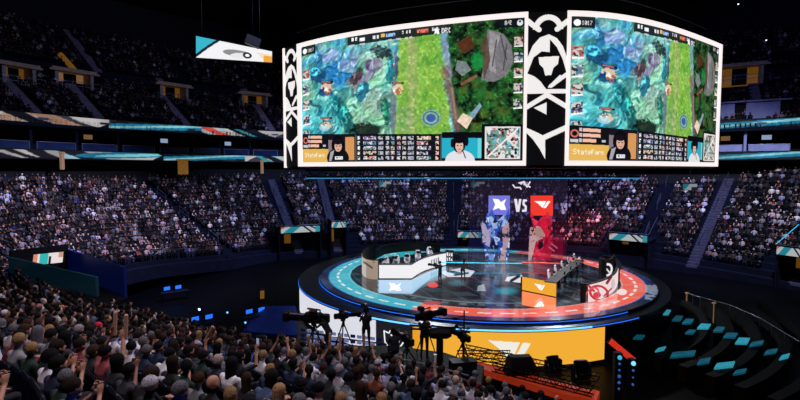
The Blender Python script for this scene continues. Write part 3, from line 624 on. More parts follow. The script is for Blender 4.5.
# ------------------------------------------------------------------ people
def capsule(mb, a, b, r0, r1, n=10):
    a = Vector(a); b = Vector(b)
    mb.tube(a, b, r0, r1, n); mb.sphere(a, r0, n, 6); mb.sphere(b, r1, n, 6)
def person_mesh(name, J, sleeves='short', voxel=.014, skin='skin'):
    """J: joints dict. One continuous surface by voxel union, coloured by nearest limb."""
    mb = MB(); seg = []   # (a,b,tag)
    def limb(a, b, r0, r1, tg): capsule(mb, J[a], J[b], r0, r1); seg.append((Vector(J[a]), Vector(J[b]), tg))
    P = Vector(J['pelvis']); Cc = Vector(J['chest']); N = Vector(J['neck']); Hd = Vector(J['head'])
    # torso loft
    ax = (Vector(J['shoulder_r'])-Vector(J['shoulder_l'])).normalized()
    def ring(c, rx, ry, up):
        f = up.cross(ax).normalized(); return [c+ax*math.cos(t)*rx+f*math.sin(t)*ry for t in [2*PI*i/16 for i in range(16)]]
    up = (Cc-P).normalized()
    mb.loft([ring(P-up*.10, .12, .09, up), ring(P-up*.02, .175, .125, up), ring(P.lerp(Cc, .4), .155, .11, up), ring(P.lerp(Cc, .8), .18, .12, up), ring(Cc+up*.04, .185, .115, up), ring(Cc.lerp(N, .65), .13, .085, up), ring(N, .062, .062, up), ring(N+up*.03, .055, .055, up)])
    seg.append((P, N-up*.03, 1))
    capsule(mb, N-up*.02, Hd-Vector((0, .01, .05)), .056, .052); seg.append((N+up*.03, Hd, 0))
    yaw = J.get('yaw', 0); Rm = Matrix.Rotation(yaw, 3, 'Z')@Matrix.Rotation(J.get('nod', 0), 3, 'X')
    def h(x, y, z): return Hd+Rm@Vector((x, y, z))
    mb.sphere(h(0, -.012, .02), .098, 16, 12, (.80, 1.0, 1.0), Rm); mb.sphere(h(0, .03, -.045), .07, 14, 10, (.82, .9, 1.0), Rm)
    mb.sphere(h(0, .05, -.095), .032, 10, 8, (1, .8, .7), Rm)                       # chin
    capsule(mb, h(0, .083, .015), h(0, .104, -.022), .010, .016, 8)                  # nose
    mb.sphere(h(0, .082, -.058), .017, 8, 6, (1.5, .6, .5), Rm)                      # lips
    for s in (-1, 1): mb.sphere(h(s*.082, -.005, -.012), .028, 8, 6, (.35, .7, 1.1), Rm); mb.sphere(h(s*.032, .078, .026), .016, 8, 6, (1.2, .5, .5), Rm)
    eyes = [h(s*.031, .088, .012) for s in (-1, 1)]; mouth = h(0, .093, -.058)
    for s in 'lr':
        capsule(mb, Cc+up*.05+ax*(.12 if s == 'r' else -.12), J['shoulder_'+s], .07, .062)
        limb('shoulder_'+s, 'elbow_'+s, .056, .042, 1); limb('elbow_'+s, 'wrist_'+s, .042, .028, 2)
        # hand
        wr = Vector(J['wrist_'+s]); d = Vector(J['hand_'+s]).normalized() if 'hand_'+s in J else (wr-Vector(J['elbow_'+s])).normalized()
        side = d.cross(Vector((0, 0, 1)) if abs(d.z) < .8 else Vector((0, 1, 0))).normalized()
        if J.get('palm_'+s): side = Vector(J['palm_'+s]).cross(d).normalized()
        nn = side.cross(d).normalized(); k = J.get('curl', .35)
        pc = wr+d*.05
        for q in (-.022, 0, .022): capsule(mb, wr+d*.01+side*q*.7, wr+d*.085+side*q*1.3, .017, .014, 8)
        seg.append((wr, wr+d*.19, 0))
        for i, (q, ln) in enumerate(((-.036, .058), (-.012, .07), (.012, .075), (.036, .066))):
            a = wr+d*.09+side*q; b = a+(d*math.cos(k)-nn*math.sin(k)).normalized()*ln*.55+side*q*.15; c = b+(d*math.cos(2.2*k)-nn*math.sin(2.2*k)).normalized()*ln*.5
            capsule(mb, a, b, .0105, .0098, 7); capsule(mb, b, c, .0098, .008, 7)
        th = side*(1 if s == 'l' else -1)
        a = wr+d*.03+th*.026; b = a+(d*.6+th*.8-nn*.3).normalized()*.04; c = b+(d*.9+th*.3-nn*.3).normalized()*.032; capsule(mb, a, b, .013, .011, 7); capsule(mb, b, c, .011, .009, 7)
        limb('hip_'+s, 'knee_'+s, .088, .058, 3); limb('knee_'+s, 'ankle_'+s, .056, .036, 3)
        an = Vector(J['ankle_'+s]); td = (Vector(J['toe_'+s])-an); capsule(mb, an+Vector((0, 0, -.02)), an+Vector((0, 0, -.045)), .042, .04); capsule(mb, an+Vector((0, 0, -.045)), Vector(J['toe_'+s]), .04, .032)
        seg.append((an+Vector((0, 0, -.03)), Vector(J['toe_'+s]), 4))
    me = mb.mesh('tmp', M['skin']); o = bpy.data.objects.new('tmp', me); COL.objects.link(o)
    rm = o.modifiers.new('r', 'REMESH'); rm.mode = 'VOXEL'; rm.voxel_size = voxel; rm.use_smooth_shade = True
    sm = o.modifiers.new('s', 'SMOOTH'); sm.factor = .5; sm.iterations = 2
    dg = bpy.context.evaluated_depsgraph_get(); dg.update(); out = bpy.data.meshes.new_from_object(o.evaluated_get(dg)); out.name = name
    bpy.data.objects.remove(o)
    out.materials.clear()
    for m in (M[skin], M['shirt'], M['pants'], M['shoe'], M['eye']): out.materials.append(m)
    n = len(out.polygons); c = np.zeros(n*3); out.polygons.foreach_get('center', c); c = c.reshape(-1, 3)
    best = np.full(n, 1e9); lab = np.zeros(n, int); fr = np.zeros(n)
    for a, b, tg in seg:
        a = np.array(a); b = np.array(b); d = b-a; t = np.clip(((c-a)@d)/(d@d), 0, 1); dist = np.linalg.norm(c-a-t[:, None]*d, axis=1)
        if tg == 1 and (b-a)[2] > .3 and abs(a[0]) < .05: dist = dist-.09
        m = dist < best; best[m] = dist[m]; lab[m] = tg; fr[m] = t[m]
    mi = np.zeros(n, int); mi[lab == 1] = 1; mi[lab == 2] = 1 if sleeves == 'long' else 0; mi[lab == 3] = 2; mi[lab == 4] = 3
    for e in eyes: mi[np.linalg.norm((c-np.array(e))*np.array([.8, 1, 1.3]), axis=1) < .016] = 4
    out.polygons.foreach_set('material_index', mi.astype(np.int32)); out.polygons.foreach_set('use_smooth', np.ones(n, bool)); out.update()
    return out, (Hd, Rm)
def hair_mesh(kind, HR):
    """shell over the skull; kinds: short, long, bun, cap, beanie, curly"""
    Hd, Rm = HR; seg, rg = 24, 16; r = random.Random(len(kind)*7+ord(kind[0])); vs = []; C = Vector((0, -.014, .022))
    mb = MB()
    th_max = {'short': .62, 'long': .66, 'bun': .6, 'cap': .50, 'beanie': .56, 'curly': .66, 'fringe': .3}[kind]
    rad = {'short': .106, 'long': .109, 'bun': .106, 'cap': .110, 'beanie': .111, 'curly': .115, 'fringe': .1}[kind]
    for i in range(rg+1):
        th = PI*th_max*i/rg
        for j in range(seg):
            ph = 2*PI*j/seg; x, y = math.cos(ph), math.sin(ph)
            front = max(0, y)**2; t = th*(1-front*(.36 if kind not in ('cap', 'beanie') else .1))
            k = rad*(1+(.05 if kind == 'curly' else .012)*math.sin(ph*9+i*1.7)*math.sin(i*1.1))
            p = Vector((math.sin(t)*x*k*.84, math.sin(t)*y*k, math.cos(t)*k))+C
            if kind == 'long' and i > rg*.7 and y < .35:
                q = (i-rg*.7)/(rg*.3); p = Vector((x*.094*(1-.1*q), y*.1-.02*q, .0-.25*q+.01*math.sin(ph*7)))+C
            vs.append(Hd+Rm@(p*(1+r.uniform(-.016, .016)*(1 if kind not in ('cap', 'beanie') else 0))))
    fs = [(i*seg+j, (i+1)*seg+j, (i+1)*seg+(j+1) % seg, i*seg+(j+1) % seg) for i in range(rg) for j in range(seg)]
    mb.add(vs, fs, True); mb.add(vs, [tuple(range(rg*seg, (rg+1)*seg))])
    if kind == 'bun': mb.sphere(Hd+Rm@Vector((0, -.1, .08)), .045, 12, 8)
    if kind == 'cap':
        br = []
        for k2, zz in ((0, .055), (1, .045)):
            br.append([Hd+Rm@Vector((math.sin(a)*.082, .06+math.cos(a)*.125*k2+(.03 if not k2 else 0), zz-.0*k2)) for a in np.linspace(-1.3, 1.3, 12)])
        n0 = br[0]; n1 = br[1]; lo = [p-Vector((0, 0, .008)) for p in n0]; lo1 = [p-Vector((0, 0, .008)) for p in n1]
        mb.loft([[a, b, c, d] for a, b, c, d in zip(n0, n1, lo1, lo)], True, True, True); mb.sphere(Hd+Rm@Vector((0, -.014, .137)), .01, 6, 4)
    if kind == 'beanie':
        rg_ = [[Hd+Rm@(Vector((math.cos(t)*rr*.84, math.sin(t)*rr, z))+C) for t in [2*PI*i/20 for i in range(20)]] for rr, z in ((.112, -.005), (.122, .0), (.122, .035), (.112, .04))]
        mb.loft(rg_, True, False)
    return mb.mesh('hair_'+kind, M['hair'])
def sit(**k):
    J = dict(pelvis=(0, 0, .53), chest=(0, -.03, .88), neck=(0, -.02, 1.05), head=(0, .02, 1.21), shoulder_l=(-.185, -.03, .97), shoulder_r=(.185, -.03, .97),
        elbow_l=(-.26, .03, .70), elbow_r=(.26, .03, .70), wrist_l=(-.12, .25, .66), wrist_r=(.12, .25, .66), hip_l=(-.1, .03, .52), hip_r=(.1, .03, .52), knee_l=(-.13, .42, .53), knee_r=(.13, .42, .53),
        ankle_l=(-.13, .38, .12), ankle_r=(.13, .38, .12), toe_l=(-.14, .52, .045), toe_r=(.14, .52, .045))
    J.update(k); return J
def stand(**k):
    J = dict(pelvis=(0, 0, .98), chest=(0, 0, 1.30), neck=(0, 0, 1.47), head=(0, .02, 1.63), shoulder_l=(-.185, 0, 1.40), shoulder_r=(.185, 0, 1.40),
        elbow_l=(-.25, -.02, 1.12), elbow_r=(.25, -.02, 1.12), wrist_l=(-.24, .12, .9), wrist_r=(.24, .12, .9), hip_l=(-.1, 0, .93), hip_r=(.1, 0, .93), knee_l=(-.11, .03, .51), knee_r=(.12, .01, .51),
        ankle_l=(-.12, 0, .1), ankle_r=(.14, -.02, .1), toe_l=(-.13, .15, .04), toe_r=(.17, .13, .04))
    J.update(k); return J
POSES = {
 'hands in lap': (sit(), 'short'), 'hands in lap ': (sit(yaw=.5), 'long'), 'looking left': (sit(yaw=.7, nod=.1, head=(.0, .03, 1.21)), 'short'),
 'leaning forward': (sit(chest=(0, .08, .86), neck=(0, .15, 1.02), head=(0, .22, 1.16), shoulder_l=(-.18, .1, .94), shoulder_r=(.18, .1, .94), elbow_l=(-.2, .3, .68), elbow_r=(.2, .3, .68), wrist_l=(-.05, .44, .72), wrist_r=(.05, .44, .72)), 'long'),
 'hands clapping': (sit(elbow_l=(-.27, .12, .80), elbow_r=(.27, .12, .80), wrist_l=(-.06, .28, 1.02), wrist_r=(.06, .28, 1.02), hand_l=(.15, .2, 1), hand_r=(-.15, .2, 1), palm_l=(1, 0, 0), palm_r=(-1, 0, 0), curl=.1, nod=.15), 'short'),
 'one hand raised': (sit(elbow_r=(.30, .16, 1.04), wrist_r=(.22, .24, 1.29), hand_r=(0, .15, 1), palm_r=(0, 1, 0), nod=.15, yaw=-.2), 'short'),
 'both arms raised': (sit(elbow_l=(-.30, .12, 1.14), elbow_r=(.30, .12, 1.14), wrist_l=(-.17, .2, 1.4), wrist_r=(.17, .2, 1.4), hand_l=(.1, .1, 1), hand_r=(-.1, .1, 1), palm_l=(1, .3, 0), palm_r=(-1, .3, 0), curl=.2, nod=.2), 'short'),
}
BODY = {}
for i, (k_, (J, sl)) in enumerate(POSES.items()): BODY[k_] = person_mesh('spectator_body', J, sl)
HAIRS = {}
def get_hair(kind, pose):
    if (kind, pose) not in HAIRS: HAIRS[(kind, pose)] = hair_mesh(kind, BODY[pose][1])
    return HAIRS[(kind, pose)]
def c4(h): return tuple(lc(h))
SKINV = {}
def make_person(loc, rz, pose, hair, hcol, scol, sc_=1., name='person', skin=None):
    r = empty(name, loc, rz); r.scale = (sc_, sc_, sc_)
    me = BODY[pose][0]
    if skin:
        if (pose, skin) not in SKINV: m2 = me.copy(); m2.materials[0] = M['skin2']; SKINV[(pose, skin)] = m2
        me = SKINV[(pose, skin)]
    b = link('body', me, r); b.color = c4(scol)
    if hair != 'bald':
        h = link('cap' if hair == 'cap' else 'beanie' if hair == 'beanie' else 'hair', get_hair(hair, pose), b); h.color = c4(hcol)
    return r

# seat model ---------------------------------------------------------------
def seat_meshes():
    a = MB().box((0, .08, .44), (.46, .44, .07), bev=.03).mesh('seat', M['seatp'])
    mb = MB(); mb.box((0, -.17, .68), (.46, .06, .46), bev=.03, M=Matrix.Rotation(.12, 3, 'X')); b = mb.mesh('backrest', M['seatp'])
    mb = MB()
    for s in (-1, 1): mb.box((s*.255, -.02, .60), (.035, .34, .04), bev=.01)
    ms = [MB().box((s*.255, -.02, .31), (.035, .10, .62), bev=.01).box((s*.255, 0, .63), (.05, .34, .035), bev=.012).mesh('armrest', M['blackmetal']) for s in (-1, 1)]
    return a, b, ms
SM = seat_meshes()
# candidate seats -------------------------------------------------------------
AISLE_PX = [(-60, 0, 20), (235, 0, 35), (298, 0, 35), (337, 0, 35), (455, 0, 35), (640, 0, 35), (692, 0, 35), (793, 0, 30)]
aisles = [lower.u_at_px(px, 0, ym) for px, _, ym in AISLE_PX[1:]]
near_aisles = []
# vomitory box footprint (left tunnel)
TZ = 3.2
Nout, Nin, Fout, Fin = (onz(10, 257, TZ), onz(97, 277, TZ), onz(68, 250, TZ), onz(125, 268, TZ))
def in_quad(x, y, q, pad=0):
    c = sum((Vector(p[:2]) for p in q), Vector((0, 0)))/4
    pts = [(c.x+(p[0]-c.x)*(1+pad), c.y+(p[1]-c.y)*(1+pad)) for p in q]
    return bool(poly(np.array([x]), np.array([y]), pts)[0])
TQ = [Nout, Nin, Fin, Fout]
near, far = [], []
portals_far = [(298, 0), (337, 0), (470, 0), (628, 0), (793, 0)]
pu = [lower.u_at_px(px, 0, 35) for px, _ in portals_far]
for r in range(20):
    x, y, z, u, nx, ny = lower.seats(r)
    for i in range(len(x)):
        if y[i] < 1.2: continue
        px, py = proj(x[i], y[i], z[i]+1.2); d = math.dist((x[i], y[i], z[i]+1.2), (0, 0, CAMZ))
        if px < -40 or px > 840 or py > 440 or d < 4.7: continue
        if any(abs(u[i]-a) < .85 for a in aisles): continue
        if in_quad(x[i], y[i], TQ, .12): continue
        if d > 40 and r < 4 and any(abs(u[i]-a) < (3.2 if q else 3.2) for q, a in enumerate(pu)): continue
        if d > 40 and r < 1: continue
        (near if (y[i] < 30 or x[i]/max(y[i], 1) < -.6 and y[i] < 34) else far).append((d, x[i], y[i], z[i], u[i], nx[i], ny[i], r, px, py))
near.sort(); print('near seats', len(near), 'far', len(far))
HC = [('black', '0e0c10'), ('dark brown', '1d1410'), ('brown', '38241a'), ('black', '0c0b0e'), ('black', '100e12'), ('dark brown', '211712'), ('black', '0b0a0d'), ('brown', '30201a'), ('grey', '5c5a60'), ('blond', '8a6a48')]
SCc = [('black', '12131a'), ('navy', '1c2848'), ('charcoal', '33343e'), ('grey', '74767f'), ('white', 'e6e4f0'), ('dark green', '182e28'), ('maroon', '6a2030'), ('charcoal', '22232b'), ('blue', '34509a'), ('black', '101016'), ('black', '15151b'), ('navy', '141c38'), ('grey', '8a8a94'), ('denim blue', '46597c'), ('lavender', 'a8a4c8'), ('white', 'd4d0dc')]
occupied = []
SPECIAL = [ # px, py(head), hair, haircol, shirtname, shirtcol, pose, label
 (16, 335, 'short', '5c5a5e', 'b8aeb2', 'looking left', 'grey-haired man in a white shirt at the left edge of the near stand', None),
 (60, 322, 'fringe', '8a6a50', 'c8c4ce', 'looking left', 'balding man in a white T-shirt in the left near stand', None),
 (77, 331, 'curly', '8a8684', '14151c', 'hands in lap', 'spectator with curly grey hair and black top beside the balding man', None),
 (40, 305, 'cap', 'c88a84', '3a2c34', 'hands in lap ', 'spectator in a pink cap in the left near stand', None),
 (60, 308, 'cap', 'd08a60', '506080', 'hands in lap', 'spectator in an orange cap in the left near stand', None),
 (99, 326, 'beanie', 'c02848', '20222c', 'hands in lap', 'spectator in a crimson knitted hat', None),
 (205, 384, 'bald', '000000', '101116', 'hands in lap', 'bald man in black seen from behind at the bottom of the picture', 1),
 (275, 381, 'long', 'a07c58', '6a6e80', 'hands in lap', 'woman with long blond hair and grey top near the bottom', None),
 (214, 357, 'short', '9c8e84', '202838', 'hands in lap ', 'fair-haired man in navy in front of the bald man', None),
 (245, 360, 'short', '0a0a0d', '12141c', 'one hand raised', 'black-haired spectator in black with one hand raised near the blond woman', None),
 (272, 352, 'short', '0c0b0f', '15161e', 'both arms raised', 'dark-haired spectator holding both arms up toward the stage', None),
 (325, 360, 'short', '0c0b0f', '22242c', 'both arms raised', 'spectator in charcoal raising both arms below the white stage panel', None),
 (365, 358, 'short', '120e0c', '15161e', 'both arms raised', 'spectator in black raising both arms below the standing camera operator', None),
 (380, 375, 'short', '2c1a14', '7a3c28', 'hands in lap ', 'brown-haired spectator in a rust coloured shirt near the bottom centre', None),
 (345, 372, 'curly', '8f8a90', 'b0aab4', 'hands in lap', 'spectator with curly pale hair and white top near the bottom centre', None),
 (421, 374, 'short', '120e0c', '22242c', 'one hand raised', 'dark-haired spectator with one bare arm raised at the bottom centre', None),
 (318, 385, 'short', '0b0a0c', 'a88c80', 'hands in lap', 'black-haired spectator in a pale pink top at the bottom of the picture', None),
 (455, 383, 'short', 'b8a090', 'a8a4b0', 'hands clapping', 'fair-haired spectator in white clapping near the bottom right', None),
 (8, 312, 'long', '1a110d', '603038', 'hands in lap', 'long-haired spectator in a muted red top at the left edge', None),
 (105, 352, 'short', '0c0b0f', '8a4048', 'both arms raised', 'spectator in a dull red shirt raising two beige cheering sticks', None),
 (190, 352, 'short', '100c0c', '28303c', 'one hand raised', 'dark-haired spectator raising one arm left of the fair-haired man', None),
 (130, 308, 'short', '100c0c', '1b1c24', 'hands clapping', 'dark spectator clapping in front of the crimson knitted hat', None)]
pick = {}
for j, s in enumerate(SPECIAL):
    bi = min((i for i in range(len(near)) if i not in pick), key=lambda i: math.hypot(near[i][8]-s[0], near[i][9]-s[1])); pick[bi] = j
drop = set()
for bi, j in pick.items():
    for i, c in enumerate(near):
        if i not in pick and c[0] < near[bi][0]-.3 and abs(c[8]-near[bi][8]) < 9*7/near[bi][0]*1.1 and 2 < c[9]-near[bi][9] < 17*8/near[bi][0]: drop.add(i)
ROWW = ['front', 'second', 'third', 'fourth', 'fifth', 'sixth', 'seventh', 'eighth', 'ninth', 'tenth', 'eleventh', 'twelfth', 'thirteenth', 'fourteenth', 'fifteenth', 'sixteenth', 'seventeenth', 'eighteenth', 'nineteenth', 'twentieth']
def zone(px):
    for lim, w_ in ((60, 'far left of photo'), (130, 'left stand'), (200, 'left of the stage'), (300, 'just left of white panel'), (378, 'below the white panel'), (415, 'below the emblem panel'), (480, 'below the camera crane')):
        if px < lim: return w_
    return 'below the yellow panel'
NI = min(290, len(near)); used_labels = {}
seat_proto = None
r_ = random.Random(5); PR = {}
MID = []
for i, (d, x, y, z, u, nx, ny, row, px, py) in enumerate(near):
    j = pick.get(i)
    if i >= NI and j is None: MID.append(near[i]); continue
    if j is None and (r_.random() < .05 or i in drop):
        face = math.atan2(ny, nx)+PI/2; occupied.append((x, y, z, face)); continue
    face = math.atan2(-ny, -nx)-PI/2+PI*0  # local +Y towards arena
    # turn the body a little towards the big board
    tgt = math.atan2(40-y, 8-x)-PI/2; dlt = (tgt-face+PI) % (2*PI)-PI; face_b = face+max(-.5, min(.5, dlt*.5))
    if j is not None:
        s = SPECIAL[j]; p = make_person((x, y, z), face_b, s[5], s[2], s[3], s[4], 1.0); p['label'] = s[6]; p['category'] = 'person'; p['group'] = 'spectators in the near stand'; PR[j] = (p, d)
    else:
        hn, hc = r_.choice(HC); sn, sc1 = r_.choice(SCc); pose = r_.choices(list(POSES), [5, 5, 3, 3, 2.5, .5, .3] if d > 9 else [5, 5, 3, 3, 2, 0, 0])[0]; kind = r_.choices(['short', 'long', 'bun', 'cap', 'curly', 'beanie'], [12, 4, 1, .8, .6, .2])[0]
        if kind in ('cap', 'beanie'): hn, hc = r_.choice([('black', '101014'), ('white', 'a8a8b0'), ('navy', '182040'), ('grey', '55565e')])
        sk = 1 if r_.random() < .3 else None
        p = make_person((x, y, z), face_b, pose, kind, hc, sc1, r_.uniform(.93, 1.05), skin=sk)
        hd = {'short': hn+'-haired spectator', 'long': 'spectator with long %s hair' % hn, 'bun': 'spectator with a %s hair bun' % hn, 'curly': 'spectator with curly %s hair' % hn, 'cap': 'spectator in a %s cap' % hn, 'beanie': 'spectator in a %s knitted hat' % hn}[kind]
        lab = '%s in %s top, %s row, %s' % (hd, sn, ROWW[row], zone(px))
        if pose.strip() not in ('hands in lap',): lab = '%s in %s top %s, %s row, %s' % (hd, sn, {'looking left': 'turned left', 'leaning forward': 'leaning', 'hands clapping': 'clapping', 'one hand raised': 'arm raised', 'both arms raised': 'arms raised'}[pose], ROWW[row], zone(px))
        if len(lab.split()) > 15: lab = '%s in %s top, %s row, %s' % (hd, sn, ROWW[row], zone(px))
        if len(lab.split()) > 15: lab = lab.replace('spectator with ', 'fan, ').replace(' a ', ' ').replace('just left of white panel', 'left of white panel')
        tag(p, lab, 'person', 'spectators in the near stand'); used_labels.setdefault(lab, []).append((px, p))
    occupied.append((x, y, z, face))
for lab, L in used_labels.items():
    if len(L) == 2 and len(lab.split()) <= 15:
        L.sort(key=lambda t: t[0]); L[0][1]['label'] = 'left '+lab; L[1][1]['label'] = 'right '+lab
# nearest seats as individuals, seen between the people
occupied = occupied[:280]
proto = empty('stadium_seat', occupied[0][:3], occupied[0][3]); link('seat', SM[0], proto); link('backrest', SM[1], proto)
for m_ in SM[2]: link('armrest', m_, proto)
ptree = {proto: kids(proto)}
for c in ptree[proto]: ptree[c] = []
SG = {}
for i, (x, y, z, f) in enumerate(occupied):
    o = proto if i == 0 else copy_tree(proto, None, ptree); o.location = (x, y, z); o.rotation_euler.z = f
    px, py = proj(x, y, z+1); zn = zone(px)
    tag(o, 'dark navy folding stadium seat, %s' % zn, 'seat', 'stadium seats %s' % zn)

# ------------------------------------------------------------------ far crowd as painted low-poly stuff
def lowpoly():
    mb = MB(); parts = []
    def part(t, fn): n0 = len(mb.v); fn(); parts.append((n0, len(mb.v), t))
    def torso():
        R = [(.50, .15, .11), (.70, .16, .11), (.95, .2, .11), (1.03, .09, .06)]
        mb.loft([[(math.cos(a)*rx, math.sin(a)*ry-.02, z) for a in [PI/3*i for i in range(6)]] for z, rx, ry in R])
    part('s', torso); part('k', lambda: mb.sphere((0, .03, 1.19), .105, 6, 5, (.85, .95, 1.15))); part('h', lambda: mb.sphere((0, -.015, 1.25), .1, 6, 4, (.95, 1., .85)))
    for s in (-1, 1):
        part('p', lambda: mb.tube((s*.1, .05, .52), (s*.12, .42, .52), .085, .06, 5)); part('p', lambda: mb.tube((s*.12, .42, .52), (s*.12, .38, .1), .06, .05, 4, False))
        part('a', lambda: mb.tube((s*.2, 0, .97), (s*.25, .1, .70), .05, .045, 4, False)); part('k', lambda: mb.tube((s*.25, .1, .70), (s*.1, .3, .70), .045, .04, 4))
    V = np.array(mb.v); T = np.empty(len(V), 'U1')
    for a, b, t in parts: T[a:b] = t
    return V, mb.f, T
LPV, LPF, LPT = lowpoly()
def crowd(name, pts, label, tint=None, dens=.93, bright=1.):
    pts = [p for p in pts if rng.random() < dens]
    n = len(pts); nv = len(LPV); A = np.array([[p[1], p[2], p[3], math.atan2(-p[6], -p[5])-PI/2] for p in pts]); ang = A[:, 3]+rng.normal(0, .25, n); s = rng.uniform(.9, 1.08, n)
    tx = 8-A[:, 0]; ty = 40-A[:, 1]
    c, sn = np.cos(ang)*s, np.sin(ang)*s
    X = LPV[None, :, 0]; Y = LPV[None, :, 1]; Z = LPV[None, :, 2]; lean = rng.normal(0, .08, n)[:, None]
    Yl = Y+lean*(Z-.5)
    V = np.stack([A[:, 0:1]+c[:, None]*X-sn[:, None]*Yl, A[:, 1:2]+sn[:, None]*X+c[:, None]*Yl, A[:, 2:3]+Z*s[:, None]+rng.choice([0, .0, .06], n)[:, None]], -1).reshape(-1, 3)
    shp = np.array([hx(h) for h in ['10111a', '0c0d14', '181a2a', '0e1020', '15161e', '1c2034', '2a2c38', '8e8ea0', 'd8d4e0', 'eceaf4', '243a6c', '6a2430', 'b08a94', '9aa0c8', '0e0f16', '5a4a4c', 'a8a4b4', '3a3c48', 'e4dff0', '12131a']])
    hpc = np.array([hx(h) for h in ['0c0b0e', '15100e', '2c1e16', '0a0a0c', '5a4634', '8c8a90', 'c8c8d4', '101018']]); skc = np.array([hx(h) for h in ['c89a84', 'b88870', '8a5c46', 'd8ac98']])
    sh = shp[rng.integers(0, len(shp), n)]; hc = hpc[rng.choice(len(hpc), n, p=[.25, .2, .15, .16, .08, .05, .05, .06])]; sk = skc[rng.integers(0, 4, n)]; pc = np.tile(np.array(hx('14151f')), (n, 1))*rng.uniform(.7, 3, n)[:, None]
    C = np.zeros((n, nv, 3)); arm = np.where(rng.random(n)[:, None] < .5, sh, sk)
    for t, q in (('s', sh), ('k', sk), ('h', hc), ('p', pc), ('a', arm)): C[:, LPT == t] = q[:, None]
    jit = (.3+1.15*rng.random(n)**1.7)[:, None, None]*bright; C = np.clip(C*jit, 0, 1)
    F = [f for f in LPF]; me = bpy.data.meshes.new(name)
    ls = np.array([len(f) for f in F]); flat = np.concatenate([np.array(f) for f in F]); off = np.arange(n)*nv
    loops = (flat[None]+off[:, None]).reshape(-1); tot = np.tile(ls, n); start = np.r_[0, np.cumsum(tot)[:-1]]
    me.vertices.add(len(V)); me.vertices.foreach_set('co', V.reshape(-1).astype(np.float32)); me.loops.add(len(loops)); me.loops.foreach_set('vertex_index', loops.astype(np.int32))
    me.polygons.add(len(tot)); me.polygons.foreach_set('loop_start', start.astype(np.int32)); me.update(calc_edges=True); paint(me, C.reshape(-1, 3)); me.materials.append(M['crowd'])
    return tag(link(name, me), label, 'crowd', None, 'stuff')
def seat_stuff(name, pts, label):
    bx8 = np.array([(x*.23, y, z) for z in (.35, .8) for y in (-.24, -.18) for x in (-1, 1)]); F = np.array([(0, 2, 3, 1), (4, 5, 7, 6), (0, 1, 5, 4), (2, 6, 7, 3), (0, 4, 6, 2), (1, 3, 7, 5)])
    pan = np.array([(x*.22, y, z) for z in (.38, .43) for y in (-.18, .24) for x in (-1, 1)]); T8 = np.vstack([bx8, pan]); F = np.vstack([F, F+8])
    n = len(pts); A = np.array([[p[1], p[2], p[3], math.atan2(-p[6], -p[5])-PI/2] for p in pts]); c, s = np.cos(A[:, 3])[:, None], np.sin(A[:, 3])[:, None]
    V = np.stack([A[:, 0:1]+c*T8[:, 0]-s*T8[:, 1], A[:, 1:2]+s*T8[:, 0]+c*T8[:, 1], A[:, 2:3]+np.tile(T8[:, 2], (n, 1))], -1).reshape(-1, 3)
    me = bpy.data.meshes.new(name); L = (F[None]+(np.arange(n)*16)[:, None, None]).reshape(-1)
    me.vertices.add(len(V)); me.vertices.foreach_set('co', V.reshape(-1).astype(np.float32)); me.loops.add(len(L)); me.loops.foreach_set('vertex_index', L.astype(np.int32))
    me.polygons.add(len(L)//4); me.polygons.foreach_set('loop_start', (np.arange(len(L)//4)*4).astype(np.int32)); me.update(calc_edges=True); me.materials.append(M['seatp'])
    return tag(link(name, me), label, 'seats', None, 'stuff')
crowd('crowd_lower', MID+far, 'thousands of spectators packed in the lower bowl around the stage', dens=.9)
seat_stuff('seats_lower', MID+far, 'dark folding seats of the lower bowl under the crowd')
up_al = [upper.u_at_px(px, 0, 35) for px in (42, 105, 190, 275, 760)]
U = []
for T in (upper, upper2):
    for r in range(T.rows):
        x, y, z, u, nx, ny = T.seats(r, .6)
        for i in range(len(x)):
            if y[i] < 20: continue
            px, py = proj(x[i], y[i], z[i]+1.1)
            if px < -30 or 310 < px < 690 or px > 830: continue
            if any(abs(u[i]-a) < .8 for a in up_al): continue
            if T is upper and r > 7 and any(abs(px-q) < 24 for q in (14, 70, 172, 255, 738)): continue
            U.append((0, x[i], y[i], z[i], u[i], nx[i], ny[i], r, px, py))
print('upper', len(U))
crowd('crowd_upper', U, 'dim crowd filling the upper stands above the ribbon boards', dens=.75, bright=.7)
seat_stuff('seats_upper', U, 'dark folding seats of the upper stands')
# aisle stairs -------------------------------------------------------------------
def aisle(T, u, name, m, wdt=1.1, r0=0, r1=None):
    mb = MB(); p, h = curve_pt(T, u, 0); q, _ = curve_pt(T, u, 1); d = (q-p).normalized(); ang = math.atan2(d.y, d.x); z0 = np.interp(u, T.L, T.c[:, 2]); rs = np.interp(u, T.L, T.c[:, 3])
    for r in range(r0, r1 or T.rows):
        for hh in (0, 1):
            c = p+d*(r*T.depth+T.depth*(.25+.5*hh)); zt_ = z0+rs*r+rs*.5*hh+.03; mb.box((c.x, c.y, zt_-.1), (T.depth*.52, wdt, .26), rz=ang)
    return tag(mb.build(name, m), kind='structure')
for q_, u in enumerate(aisles): aisle(lower, u, 'aisle_stairs', M['navy'] if q_ in (0, 3, 4) else M['step'])
for u in up_al: aisle(upper, u, 'aisle_stairs', M['aisle']); 
for px in (98, 160, 245): aisle(upper2, upper2.u_at_px(px, 0, 35), 'aisle_stairs', M['aisle'])
